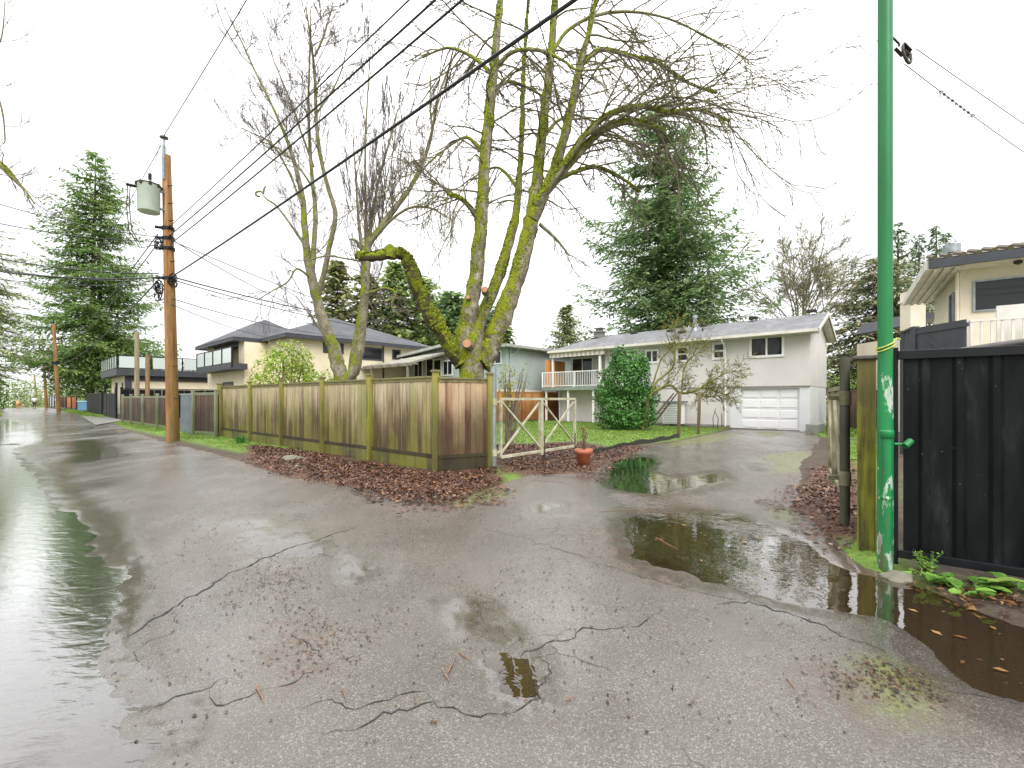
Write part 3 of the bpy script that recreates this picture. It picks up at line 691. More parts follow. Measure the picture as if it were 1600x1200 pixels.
g_ = metal_fence("black metal sliding gate across the concrete driveway of the flat roofed garage", b2, b3, 1.85, name="driveway_gate", postH=2.6, cat="gate")
metal_fence("short black metal return fence behind the low brown board fence", b1, b1 + Vector((4.5, 6.5, 0)), 2.15)
# far fences near the crest
for (u0, v0, u1, v1, H, mt, lb) in [(121, 640, 105, 638.3, 1.75, W_cedar2, "new orange cedar fence near the far end of the alley"), (104, 638.2, 95, 637.6, 1.7, W_brown, "short dark brown board fence beyond the orange cedar fence"), (86, 637.2, 78, 636.9, 1.9, simple("pale_grey_metal", (.35, .40, .45), .5), "pale grey panel fence behind the second utility pole")]:
    a_, b_ = G(u0, v0), G(u1, v1); a_.z = b_.z = 0; fence(lb, (a_, b_), [0, .5, 1], H, mt, W_brown, W_brown, bw=.35, cap=False)
m = MB(); m.cbox(G(134, 642.5) + UP * .55, (1.0, 0, 0), (0, 1.0, 0), (0, 0, 1.0)); bt = thing("recycling_bin", "pale blue bin standing beside the black fence under the tall spruce", "bin", G(134, 642.5))
m.build("body", simple("bin_blue", (.12, .25, .40), .5), bt, bevel=.1); m = MB(); m.cbox(G(134, 642.5) + UP * 1.12, (1.1, 0, 0), (0, 1.1, 0), (0, 0, .12)); m.build("lid", simple("bin_lid", (.3, .5, .6), .5), bt, bevel=.04)

# ------------------------------------------------------------------ gate posts and swing gates
M_cream = simple("cream_gate_paint", (.45, .43, .31), .55, .25, 7, bump=.2, dirt=(.17, .17, .05), dirt_amt=.8)
M_rodd = simple("rusty_rod", (.03, .022, .018), .7, .3, 15)
gp1 = G(771, 734)
t = thing("gate_post", "tall grey steel gate pipe at the end of the short brown fence panel", "gate post", gp1)
m = MB(); m.cyl(gp1 - UP * .2, gp1 + UP * 2.14, .062, 20, .062); m.build("pipe", M_galv, t, True)
for z in (1.42, .36):
    m = MB(); m.cyl(gp1 + UP * (z - .07), gp1 + UP * (z + .07), .075, 18); m.cbox(gp1 + UP * z + bx_ * .12, bx_ * .14, ax * .03, UP * .05); m.build("hinge", M_cream, t)
def gate(name, label, h0, d, L1, z0a, z0b, ztop, mids, rods):
    t = thing(name, label, "gate", h0); d = d.normalized(); up = UP
    e = h0 + d * L1
    m = MB(); m.bar(h0 + up * z0a, h0 + up * ztop, .055, .055, d); m.build("upright", M_cream, t)
    m = MB(); m.bar(e + up * z0b, e + up * ztop, .055, .055, d); m.build("upright", M_cream, t)
    m = MB(); m.bar(h0 + up * (ztop + .02), e + up * (ztop + .02), .06, .055); m.build("top_bar", M_cream, t)
    m = MB(); m.bar(h0 + up * (z0a), e + up * (z0b), .055, .055); m.build("bottom_bar", M_cream, t)
    xs = [0] + mids + [1]
    for q in mids:
        m = MB(); c = h0 + d * L1 * q; m.bar(c + up * (lerp(z0a, z0b, q) - .08), c + up * ztop, .085, .085, d); m.build("middle_post", M_cream, t)
    for i in range(len(xs) - 1):
        a_, b_ = h0 + d * L1 * xs[i], h0 + d * L1 * xs[i + 1]; za, zb = lerp(z0a, z0b, xs[i]), lerp(z0a, z0b, xs[i + 1]); s = Vector((d.y, -d.x, 0)) * .02
        for (p_, q_, o) in ((a_ + up * (ztop - .03), b_ + up * (zb + .05), s), (a_ + up * (za + .05), b_ + up * (ztop - .03), -s)):
            m = MB(); m.bar(p_ + o, q_ + o, .035, .04); m.build("brace", M_cream, t)
    for q in rods:
        c = h0 + d * L1 * q + Vector((d.y, -d.x, 0)) * .07
        m = MB(); m.cyl(c + up * .02, c + up * .62, .014, 8); m.build("drop_rod", M_rodd, t)
    return t
gh = G(771, 734) + bx_ * .22; gh.z = 0
gend = Vector((1.6, 11.6, 0))
gate("driveway_gate", "cream steel gate leaf with two crossed bays standing open beside the terracotta pot", gh, gend - gh, (gend - gh).length, .24, .28, 1.46, [.50], [.52, .97])
M_cream0 = M_cream; M_cream = simple('mossy_gate_paint', (.22, .20, .12), .6, .35, 7, bump=.2, dirt=(.08, .08, .025), dirt_amt=.9)
rp = G(1320, 826); rp.z = 0
t = thing("gate_post", "mossy dark steel gate pipe at the leaf pile right of the driveway", "gate post", rp)
m = MB(); m.cyl(rp - UP * .2, rp + UP * 1.97, .050, 20, .050); m.build("pipe", simple("mossy_pipe", (.065, .065, .045), .6, .4, 4, metal=.2, bump=.2, dirt=(.05, .05, .015), dirt_amt=.8), t, True)
for z in (1.50, .58):
    m = MB(); m.cyl(rp + UP * (z - .08), rp + UP * (z + .08), .060, 18); m.cbox(rp + UP * z + Vector((-.10, .05, 0)), (.13, 0, 0), (0, .03, 0), UP * .05); m.build("hinge", M_cream, t)
gh2 = rp + Vector((.09, .16, 0)); gate("driveway_gate", "cream steel gate leaf seen nearly edge on beside the mossy gate pipe", gh2, Vector((.90, 1.50, 0)), 1.75, .40, .42, 1.60, [.5], [.35, .98])
wp = G(1354, 861); wp.z = 0
t = thing("wooden_post", "thick mossy green wooden post between the gate pipe and the green steel pole", "post", wp)
m = MB(); m.bar(wp - UP * .2, wp + UP * 1.88, .14, .14, ax); m.build("shaft", W_post2, t, bevel=.008)
m = MB(); m.cbox(wp + UP * 1.895, ax * .21, bx_ * .21, UP * .035); m.build("cap", simple("lichen_cap", (.10, .09, .08), .8, .4, 20), t, bevel=.008)
t2 = wp + Vector((.17, .30, 0))
fence("narrow black board fence end standing behind the mossy wooden post", (t2, t2 + bx_ * 1.0), [0], 1.86, M_black, M_black, M_black, cap=False, bw=.3, name="board_fence")

# green steel pole
t = NT("green_paint"); p = t.pos((1.3, 1.3, .5)); n1 = t.noise(p, 5, 6, .7, .3); z = t.sep(2)
zz = t.math('MULTIPLY', t.math('SUBTRACT', 2.6, z), .05)
chip = t.ramp(t.math('ADD', n1, zz), [(.655, 0), (.67, 1)])
c = t.ramp(t.noise(p, 2, 4), [(.3, (.006, .13, .032)), (.7, (.012, .21, .062))])
c = t.mix(chip, c, t.ramp(t.noise(p, 12, 3), [(.35, (.18, .38, .22)), (.65, (.50, .50, .48))]))
c = t.mix(t.math('MULTIPLY', t.ramp(t.noise(t.pos((9, 9, .6)), 2.0, 5, .7), [(.5, 0), (.7, 1)]), .35), c, (.02, .06, .025)); rust = t.ramp(t.math('ADD', t.noise(t.pos((1, 1, .35)), 7, 5, .7), zz), [(.68, 0), (.74, 1)]); c = t.mix(t.math('MULTIPLY', rust, .6), c, (.12, .07, .035))
t.set(c, t.ramp(t.noise(p, 4, 4), [(.3, .32), (.7, .55)]), 0, .4); t.bump(t.math('ADD', t.math('MULTIPLY', chip, -.5), t.math('MULTIPLY', t.noise(p, 9, 3), .3)), .3, .01); M_greenp = t.m
gpz = G(1382, 893); gpz.z = 0; gpz = gpz + Vector((.055, .06, 0))
t = thing("clothesline_pole", "tall scraped bright green steel pole in front of the black fence", "pole", gpz)
m = MB(); m.cyl(gpz - UP * .2, gpz + UP * 1.42, .058, 28); m.cyl(gpz + UP * 1.42, gpz + UP * 5.4, .054, 28); m.build("shaft", M_greenp, t, True)
m = MB(); cc = gpz + Vector((-.03, -.055, 0)); m.cyl(cc - UP * .05, cc + UP * 1.15, .038, 16); m.lathe(cc + UP * 1.15, [(.038, 0), (.05, .005), (.052, .06), (.047, .075), (0, .078)], 18); m.lathe(cc + UP * .62, [(.038, 0), (.044, .004), (.044, .03), (.038, .034)], 16); m.build("side_pipe", M_greenp, t, True)
m = MB(); s0 = gpz + Vector((.05, -.03, 1.10)); m.cyl(s0, s0 + Vector((.09, -.02, .0)), .012, 10); m.cyl(s0 + Vector((.07, -.03, -.015)), s0 + Vector((.13, -.02, .03)), .028, 14); m.build("spout", M_greenp, t, True)
m = MB(); pts_ = [gpz + Vector((.064 * math.cos(a), .064 * math.sin(a), 1.97 + .035 * math.cos(a))) for a in [i * math.pi / 8 for i in range(17)]]; m.tube(pts_, .006, 6)
m.tube([pts_[0], pts_[0] + Vector((.03, -.01, .02)), pts_[0] + Vector((.07, 0, .01))], .006, 6); m.tube([q_ - UP * .03 for q_ in pts_], .005, 6)
ro = m.build("rope", simple("yellow_rope", (.50, .50, .10), .7, .3, 30), None, True); _tag(ro, "yellow green cord tied round the green steel pole", "rope")
# pulley and lines
pc_ = P(1417, 84, 4.05)
t = thing("clothesline_pulley", "rusty spoked clothesline pulley hanging beside the top of the green pole", "pulley", pc_)
m = MB(); R_ = .085; nr = Vector((.50, -.85, .1)).normalized(); e1 = nr.cross(UP).normalized(); e2 = nr.cross(e1)
ring = [pc_ + (e1 * math.cos(a) + e2 * math.sin(a)) * R_ for a in [i * math.pi / 12 for i in range(25)]]
m.tube(ring, .011, 8, False)
for k in range(5):
    a = k * 2 * math.pi / 5 + .4; m.bar(pc_, pc_ + (e1 * math.cos(a) + e2 * math.sin(a)) * R_, .018, .008, nr)
m.cyl(pc_ - nr * .02, pc_ + nr * .02, .024, 12); m.build("wheel", simple("rusty_iron", (.07, .06, .05), .6, .4, 20, metal=.4), t, True)
m = MB(); hk = gpz + UP * 4.68 + Vector((.05, 0, 0)); m.bar(pc_ + nr * .03, pc_ + nr * .03 + Vector((-.07, .0, .07)), .03, .006); m.bar(pc_ - nr * .03, pc_ - nr * .03 + Vector((-.07, .0, .07)), .03, .006)
m.tube([pc_ + Vector((-.07, 0, .07)), (pc_ + hk) / 2 + UP * .01, hk], .009, 6); m.build("bracket", M_rodd, t)
for (u0, v0, u1, v1, lb) in ((1431, 76, 1760, 300, "upper thin clothesline wire running right from the pulley"), (1413, 100, 1760, 330, "lower thin clothesline wire with a turnbuckle")):
    m = MB(); a_ = P(u0, v0, 4.05); b_ = P(u1, v1, 6.2); m.tube([a_.lerp(b_, k / 10) - UP * .10 * math.sin(math.pi * k / 10) * (1 if v0 > 90 else .2) for k in range(11)], .0038, 5)
    _tag(m.build("clothesline", M_gwire), lb, "wire")
    if v0 > 90:
        tb = thing("turnbuckle", "small chain and turnbuckle in the lower clothesline wire", "turnbuckle", a_.lerp(b_, .16)); m = MB()
        f_ = lambda k: a_.lerp(b_, k) - UP * .10 * math.sin(math.pi * k)
        for k in range(7): c_ = f_(.125 + k * .014); m.tube([c_ + Vector((.012 * math.cos(a), .004 * (k % 2), .012 * math.sin(a))) for a in [i * math.pi / 3 for i in range(7)]], .004, 5, False)
        m.build("chain", M_rodd, tb); m = MB()
        for k in (.115, .225): c_ = f_(k); m.tube([c_ + Vector((.02 * math.cos(a), 0, .014 * math.sin(a))) for a in [i * math.pi / 4 for i in range(9)]], .005, 5, False); m.cyl(c_, c_ - UP * .045 - Vector((.01, 0, 0)), .006, 6)
        m.build("ring", M_galv, tb)

# black corrugated fence at the right
f0 = G(1402, 884); f0.z = 0; fd = Vector((.80, -.60, 0)); FL = 3.2; fn = Vector((-.60, -.80, 0))
f0.z = .05
t = thing("metal_fence", "tall black ribbed metal fence at the right with rain spots and a heavy frame", "fence", f0)
tb_ = NT("black_ribbed_metal"); p = tb_.pos((1.6, 1.6, .35)); n1 = tb_.noise(p, 3, 6, .65)
c = tb_.ramp(n1, [(.35, (.003, .0035, .004)), (.55, (.008, .009, .010)), (.72, (.028, .031, .032))])
sp = tb_.ramp(tb_.vor(tb_.pos((1, 1, .45)), 26), [(.045, 1), (.06, 0)]); sp = tb_.math('MULTIPLY', sp, tb_.ramp(tb_.noise(tb_.pos(), 4, 2), [(.5, 0), (.6, 1)]))
c = tb_.mix(tb_.math('MULTIPLY', sp, .5), c, (.5, .52, .52)); tb_.set(c, tb_.ramp(n1, [(.3, .28), (.7, .5)]), 0, .13); tb_.bump(tb_.noise(p, 2.2, 3), .12, .03); M_rib = tb_.m
m = MB(); prof = []; s = 0.04
while s < FL:   # trapezoid ribs
    prof += [(s, 0), (s + .10, 0), (s + .125, .022), (s + .165, .022), (s + .19, 0)]; s += .215
vs = []
for s, o in prof: vs += [tuple(f0 + fd * s + fn * o + UP * .09), tuple(f0 + fd * s + fn * o + UP * 1.80)]
m.add(vs, [(2 * i, 2 * i + 2, 2 * i + 3, 2 * i + 1) for i in range(len(prof) - 1)]); o_ = m.build("panel", M_rib, t)
sl = o_.modifiers.new("thick", 'SOLIDIFY'); sl.thickness = .003
m = MB(); m.bar(f0 + fn * .01 + UP * .07, f0 + fd * FL + fn * .01 + UP * .07, .07, .07); m.build("bottom_rail", M_black, t, bevel=.004)
m = MB(); m.bar(f0 + fn * .01 + UP * 1.83, f0 + fd * FL + fn * .01 + UP * 1.83, .08, .075); m.build("top_rail", M_black, t, bevel=.004)
m = MB(); m.bar(f0 - fd * .035 - UP * .1, f0 - fd * .035 + UP * 1.90, .07, .08, fd); m.build("post", M_black, t, bevel=.004)
m = MB(); q_ = f0 - fn * .45 + fd * .35; m.tube([q_ + fd * (i * .16) + UP * (1.86 + .10 * math.sin(math.pi * i / 12)) for i in range(13)], .03, 8); _tag(m.build("curved_board", simple("grey_old_board", (.10, .09, .085), .7, .3, 8), None, True), "curved weathered grey board lying behind the top of the black ribbed fence", "board")

# terracotta pot with a dead shrub
pt = G(912, 730); pt.z = hz(pt) + .02
t = thing("plant_pot", "terracotta pot standing by the open gate at the edge of the driveway", "pot", pt)
m = MB(); m.lathe(pt, [(0, 0), (.125, 0), (.165, .25), (.192, .255), (.198, .34), (.182, .345), (.165, .30), (.0, .29)], 28); m.build("pot", M_terra, t, True)
m = MB(); m.lathe(pt + UP * .295, [(.165, 0), (.0, .02)], 20); m.build("soil", simple("potting_soil", (.03, .02, .012), .9, .4, 40, bump=.5), t)
# ------------------------------------------------------------------ buildings
def wpt(u, v, b):   # point on the vertical plane b = const seen at pixel (u, v)
    r = (u - 800) / F; Y = b / (bx_.y + bx_.x * r); return P(u, v, Y)
def apt(u, v, a):   # point on the vertical plane a = const
    r = (u - 800) / F; Y = a / (ax.y + ax.x * r); return P(u, v, Y)
def slab(m, poly, thick): return m.prism([Vector(q) for q in poly], Vector((0, 0, -thick)))
# grey house with the garage
ar, al, bw_ = 3.79, 17.6, 24.0
t = thing("house", "long grey stucco house with a white garage door and raised deck", "house", AB(10, 26, 0))
ga0, ga1 = 4.19, 6.66
m = MB(); m.ab(ar, ga0, 24.05, 24.3, -.3, 2.05); m.ab(ga0, ga1, 24.05, 24.3, 1.96, 2.05); m.ab(ga1, 7.15, 24.05, 24.3, -.3, 2.05)
m.ab(ar, ar + .25, 24.3, 28.55, -.3, 2.05); m.build("foundation_wall", M_stucco2, t)
m = MB(); m.ab(7.15, al, 24.05, 24.3, -.3, 2.04); m.ab(al - .25, al, 24.3, 28.6, -.3, 2.04)
m.ab(ar - .02, 14.2, bw_, 24.3, 2.05, 4.42); m.ab(14.2, al, 25.3, 25.5, 2.2, 4.42); m.ab(14.2, 14.4, 24.3, 25.3, 2.2, 4.42); m.ab(ar, al, 28.4, 28.6, 2.05, 4.4)
m.prism([AB(ar - .02, 24.3, 2.05), AB(ar - .02, 28.6, 2.05), AB(ar - .02, 28.6, 4.42), AB(ar - .02, 26.2, 5.42), AB(ar - .02, 24.3, 4.55)], ax * .25)
m.build("wall", M_stucco, t)
M_tr = simple("grey_trim", (.25, .24, .22), .7)  # plain grey for the strips along the wall base and storey seam
m = MB(); m.ab(7.15, 11.5, 24.0, 24.06, .05, .16); m.build("base_trim", M_tr, t); m = MB(); m.ab(ar - .03, 7.4, 23.985, 24.0, 2.03, 2.07); m.build("wall_trim", M_tr, t)
# roof
e0, e1, rb, eb = 4.42, 5.58, 26.2, 23.4
m = MB(); slab(m, [AB(3.39, eb, e0 + .1), AB(18.05, eb, e0 + .1), AB(15.95, rb, e1), AB(3.39, rb, e1)], .09)
slab(m, [AB(3.39, rb, e1 - .003), AB(15.95, rb, e1 - .003), AB(18.05, 29.0, e0 + .1), AB(3.39, 29.0, e0 + .1)], .09)
slab(m, [AB(18.05, eb, e0 + .097), AB(18.05, 29.0, e0 + .097), AB(15.95, rb, e1 - .005)], .09); rf = m.build("roof", M_roofg, t)
m = MB(); m.ab(3.39, 18.05, eb + .02, bw_ + .02, e0 - .06, e0 - .02); m.build("soffit", M_gutter, t)
m = MB(); m.bar(AB(3.36, eb, e0 + .02), AB(3.36, rb, e1 - .07), .03, .16); m.bar(AB(3.36, rb, e1 - .07), AB(3.36, 29.0, e0 + .02), .03, .16)
m.prism([AB(3.42, eb, e0 - .0), AB(3.42, rb, e1 - .11), AB(3.78, rb, e1 - .11), AB(3.78, eb, e0 - .0)], (0, 0, -.02)); m.prism([AB(3.42, rb, e1 - .11), AB(3.42, 29.0, e0), AB(3.78, 29.0, e0), AB(3.78, rb, e1 - .11)], (0, 0, -.02)); m.build("bargeboard", M_gutter, t)
m = MB(); m.ab(3.39, 18.05, eb - .10, eb, e0 - .03, e0 + .10); m.build("gutter", M_gutter, t)
m = MB(); dsa = toab(wpt(1134, 600, 24))[0]; m.tube([AB(dsa, eb - .05, e0 - .02), AB(dsa, eb, e0 - .1), AB(dsa, 23.93, e0 - .45), AB(dsa, 23.93, .1)], .045, 8); m.build("downspout", M_white, t)
m = MB(); m.tube([AB(17.5, 23.93, 2.1), AB(17.5, 23.93, .1)], .04, 8); m.build("downspout", M_white, t)
# garage door
m = MB(); m.ab(ga0 + .0, ga1, 24.2, 24.24, 0, 1.96)
for j in range(4):
    z0 = .02 + j * .485
    m.ab(ga0 + .03, ga1 - .03, 24.185, 24.2, z0, z0 + .02)
    for i in range(3):
        a0 = ga0 + .05 + i * .81; m.ab(a0 + .04, a0 + .74, 24.17, 24.2, z0 + .07, z0 + .42)
m.build("garage_door", M_gpaint, t, bevel=.01)
for (u0, u1, v0, v1, mu, ba) in [(1171, 1226, 525, 559, (.5,), ()), (1113, 1134, 535, 562, (), (.5,)), (1057, 1077, 541, 566, (), (.5,)), (1008, 1030, 546, 568, (.5,), ())]:
    c = (wpt(u0, v0, 24) + wpt(u1, v1, 24)) / 2; wd = (wpt(u1, 0, 24) - wpt(u0, 0, 24)).xy.length; hh = (v1 - v0) / F * c.y
    c = AB(*toab(c), c.z - .0); c = AB(toab(c)[0], 24.0, c.z); window(t, c, -ax, wd, hh, -bx_, M_white, .11, mu, ba)
c0 = toab(wpt(895, 560, 25.3)); c1 = toab(wpt(926, 560, 25.3)); dc = AB((c0[0] + c1[0]) / 2, 25.3, 2.2 + .98)
window(t, dc, -ax, abs(c0[0] - c1[0]) + .1, 1.95, -bx_, M_white, .07, (.5,), ())
c0 = toab(wpt(945, 560, 24))[0]
# deck
dk = MB(); dk.ab(11.0, 18.2, 22.95, 25.3, 1.98, 2.18); dko = dk.build("deck", M_ply, t)
m = MB(); zt = 3.14
m.ab(11.0, 18.2, 22.96, 23.01, zt - .05, zt); m.ab(11.0, 18.2, 22.96, 23.01, 2.24, 2.28); m.ab(18.15, 18.2, 23.01, 25.2, zt - .05, zt); m.ab(18.15, 18.2, 23.01, 25.2, 2.24, 2.28)
k = 11.0
while k < 18.15: m.ab(k, k + .022, 22.975, 22.995, 2.28, zt - .05); k += .125
for k in (11.0, 13.2, 15.7, 18.14): m.ab(k, k + .06, 22.95, 23.02, 2.18, zt)
m.build("railing", M_white, t)
for k in (17.9, 16.2, 14.4, 12.6):
    m = MB(); m.ab(k, k + .10, 23.05, 23.15, -.2, 1.98); m.build("deck_post", M_white, t)
for k in (14.25, 17.75): m = MB(); m.ab(k, k + .12, 23.55, 23.67, 2.18, e0 - .06); m.build("porch_post", M_white, t)
m = MB(); k = 0
while k < 24: m.ab(18.02, 18.06, 23.1 + k * .09, 23.1 + k * .09 + .083, 2.18, 3.95); k += 1
m.build("privacy_screen", W_cedar2, t)
t3 = NT("striped_awning"); ss = t3.math('FRACT', t3.math('MULTIPLY', t3.sep(0), 4.2)); t3.set(t3.ramp(ss, [(.45, (.62, .58, .52)), (.55, (.40, .36, .30))]), .8)
m = MB(); m.ab(13.9, 17.95, 23.45, 23.47, e0 - .34, e0 - .06); m.ab(13.9, 17.95, 23.47, 23.5, e0 - .1, e0 - .07); m.build("awning", t3.m, t)
# roof fittings
cc_ = AB(15.8, 26.0, 5.55); m = MB(); m.cbox(cc_, ax * .55, bx_ * .45, UP * .5); m.cbox(cc_ + UP * .28, ax * .75, bx_ * .6, UP * .07); m.cbox(cc_ + UP * .40, ax * .35, bx_ * .3, UP * .18); m.cbox(cc_ + UP * .52, ax * .6, bx_ * .5, UP * .05); m.build("chimney", simple("chimney_grey", (.20, .19, .18), .7), t)
fl = wpt(1086, 510, 25.2); m = MB(); m.cyl(fl - UP * .3, fl + UP * .45, .10, 14); m.cyl(fl + UP * .45, fl + UP * .60, .14, 14); m.cyl(fl - UP * .3, fl - UP * .02, .17, 14, .11); m.build("flue", M_galv, t, True)
for (u, v, bb) in [(1100, 508, 26.0), (1066, 519, 24.9), (1177, 497, 26.0), (1268, 486, 26.1), (991, 521, 26.0), (1048, 517, 25.6), (931, 529, 25.8)]:
    c = wpt(u, v, bb); m = MB(); m.cbox(c, ax * .38, bx_ * .3, UP * .12); m.build("roof_vent", M_dark, t)
c = wpt(1098, 518, 24.9); m = MB(); m.cyl(c - UP * .15, c + UP * .18, .04, 10); m.build("vent_pipe", M_dark, t)
# heat pump + ladder beside the holly
hp = AB(9.75, 23.5, 0)
t = thing("heat_pump", "white louvred metal unit against the house wall beside the holly bush", "heat pump", hp)
m = MB(); m.ab(9.35, 10.3, 23.3, 23.9, .15, 1.25); m.build("cabinet", M_white, t); m = MB()
for k in range(8): m.ab(9.4, 10.25, 23.27, 23.298, .22 + k * .12, .27 + k * .12)
m.build("louvre", simple("louvre_grey", (.45, .46, .47), .5), t); m = MB(); m.ab(9.2, 10.5, 23.2, 23.95, 1.26, 1.34); m.build("top_board", simple("slate_board", (.14, .16, .18), .6), t)
t = thing("ladder", "old wooden ladder leaning on the house wall next to the holly bush", "ladder", AB(10.6, 22.6, 0)); m = MB()
for o in (0, .38): m.bar(AB(10.75 - o * .3, 22.3 + o, 0), AB(9.7 - o * .3, 23.3 + o * .4, 1.75), .04, .07)
m.build("rail", W_brown, t)
for k in range(6): q = (k + .6) / 6.5; m = MB(); m.bar(AB(10.75 - 1.05 * q, 22.3 + 1.0 * q, 1.75 * q), AB(10.64 - 1.05 * q, 22.68 + .77 * q, 1.75 * q), .03, .03); m.build("rung", W_brown, t)
# corrugated lawn edging
m = MB(); ed = [G(925, 713), G(955, 706), G(985, 698), (G(1012, 694)), G(1045, 688), G(1062, 684)]; vs = []
path = []
for i in range(len(ed) - 1):
    n = int((ed[i + 1] - ed[i]).length / .05)
    for k in range(n): path.append(ed[i].lerp(ed[i + 1], k / n))
for i, q in enumerate(path):
    o = bx_ * .0 - ax * (.015 * math.sin(i * 1.3)); z = hz(q); vs += [(q.x + o.x, q.y + o.y, z - .1), (q.x + o.x, q.y + o.y, z + .14 + .02 * math.sin(i * .21))]
m.add(vs, [(2 * i, 2 * i + 2, 2 * i + 3, 2 * i + 1) for i in range(len(path) - 1)]); o_ = m.build("lawn_edging", simple("dark_edging", (.03, .028, .022), .7, .4, 10))
sl = o_.modifiers.new("thick", 'SOLIDIFY'); sl.thickness = .006; _tag(o_, "dark wavy metal edging strip between the lawn and the driveway", "edging")
# cedar fence behind the lawn, brown fence behind the garage side
fence("tall cedar board fence along the far side of the lawn below the teal house", (AB(18.5, 9), AB(18.5, 25)), [.02, .17, .32, .47, .62, .77, .90, .995], 1.88, W_cedar, W_cedar, W_cedar, bw=.15, cap=True)
fence("dark brown board fence standing behind the grass to the right of the garage", (AB(3.2, 26.2), AB(-3.5, 26.2)), [.02, .3, .6, .95], 1.85, W_brown, W_brown, W_brown, bw=.15, cap=False)
m = MB(); m.ab(3.3, 3.75, 22.8, 24.6, -.1, .38); _tag(m.build("retaining_wall", M_conc, None), "low concrete retaining block at the right corner of the garage", "wall")

# teal house
t = thing("house", "teal stucco house with a flat pitched grey roof behind the big mossy tree", "house", AB(25, 26, 0))
m = MB(); m.ab(19.5, 30, 21, 31, 2.1, 4.72); m.build("wall", M_teal, t); m = MB(); m.ab(19.52, 29.98, 21.02, 30.9, -.3, 2.1); m.build("lower_wall", siding("white_siding", (.62, .63, .62), (.72, .73, .72)), t)
m = MB(); slab(m, [AB(19.0, 20.4, 4.85), AB(19.0, 31.6, 4.85), AB(24.7, 31.6, 5.35), AB(24.7, 20.4, 5.35)], .22); slab(m, [AB(24.7, 20.4, 5.347), AB(24.7, 31.6, 5.347), AB(30.6, 31.6, 4.85), AB(30.6, 20.4, 4.85)], .22); m.build("roof", M_roofw, t)
m = MB(); m.prism([AB(19.5, 21.0, 4.72), AB(30, 21.0, 4.72), AB(24.7, 21.0, 5.15)], bx_ * .2); m.build("gable", M_teal, t)
m = MB(); m.bar(AB(18.96, 20.4, 4.77), AB(18.96, 31.6, 4.77), .06, .16); m.bar(AB(19.0, 20.36, 4.74), AB(24.7, 20.36, 5.24), .06, .2); m.bar(AB(24.7, 20.36, 5.24), AB(30.6, 20.36, 4.74), .06, .2); m.build("fascia", simple("fascia_grey", (.34, .36, .33), .6, .2, 3), t)
m = MB(); slab(m, [AB(25.0, 17.6, 3.85), AB(30.9, 17.6, 3.85), AB(30.9, 21.6, 4.75), AB(25.0, 21.6, 5.05)], .14); m.build("patio_roof", M_roofw, t)
m = MB(); m.ab(24.8, 33.8, 17.5, 17.62, 3.62, 3.74)
for k in (25.1, 29.5, 33.4): m.ab(k, k + .12, 17.5, 17.62, -.2, 3.62)
for k in range(9): m.ab(25.0 + k * 1.05, 25.08 + k * 1.05, 17.3, 18.3, 3.74, 3.83)
m.build("patio_frame", simple("old_timber", (.22, .19, .14), .7, .3, 6), t)
cw = wpt(774, 559, 21); window(t, AB(toab(cw)[0], 21.0, cw.z), -ax, 1.15, .85, -bx_, M_white, .07, (.5,), ())
for u, w, h in ((700, 1.1, 1.1), (684, .9, 1.3), (672, .9, 1.4), (654, 1.1, 1.4)):
    cw = wpt(u, 575, 21); window(t, AB(toab(cw)[0], 21.0, cw.z), -ax, w, h, -bx_, M_white, .08, (.5,) if w > 1 else (), ())
m = MB(); m.tube([AB(19.42, 21.3, 4.7), AB(19.42, 21.3, .2)], .045, 8); m.tube([AB(19.05, 21.9, 4.7), AB(19.42, 21.6, 4.35), AB(19.42, 21.3, 4.2)], .04, 8); m.build("downspout", M_teal, t)

# cream house with hipped dark roof
t = thing("house", "large cream sided house with dark hipped roofs behind the yellow bush", "house", AB(36, 17, 0))
m = MB(); m.ab(31, 43, 12.4, 23.4, -.3, 5.55); m.build("wall", M_sidey, t)
m = MB(); m.ab(34.8, 43.5, 10.9, 12.4, -.3, 3.55); m.ab(34.8, 36.0, 10.9, 12.4, 3.55, 5.55); m.ab(42.0, 43.5, 10.9, 12.4, 3.55, 5.55); m.build("wing_wall", M_sidey, t)
def hip(m, a0, a1, b0, b1, z, top, th=.2, ridge='b'):
    if ridge == 'b':
        am = (a0 + a1) / 2; r = (a1 - a0) / 2; p0, p1 = AB(am, b0 + r, top), AB(am, b1 - r, top)
        if b0 + r > b1 - r: p0 = p1 = AB(am, (b0 + b1) / 2, top)
    else:
        bm = (b0 + b1) / 2; r = (b1 - b0) / 2; p0, p1 = AB(a0 + r, bm, top), AB(a1 - r, bm, top)
        if a0 + r > a1 - r: p0 = p1 = AB((a0 + a1) / 2, bm, top)
    c = [AB(a0, b0, z), AB(a1, b0, z), AB(a1, b1, z), AB(a0, b1, z)]; vs = c + [p0, p1] + [q - UP * th for q in c]
    if ridge == 'b': fs = [(0, 1, 4), (1, 2, 5, 4), (2, 3, 5), (3, 0, 4, 5)]
    else: fs = [(0, 1, 5, 4), (1, 2, 5), (2, 3, 4, 5), (3, 0, 4)]
    m.add(vs, fs + [(0, 6, 7, 1), (1, 7, 8, 2), (2, 8, 9, 3), (3, 9, 6, 0), (6, 9, 8, 7)]); return m
hip(MB(), 30.4, 42, 11.9, 24.0, 5.72, 8.1, .05).build("roof", M_roofd, t); hip(MB(), 34.8, 44.2, 10.2, 16.5, 5.70, 7.6, .05, 'a').build("roof", M_roofd, t)
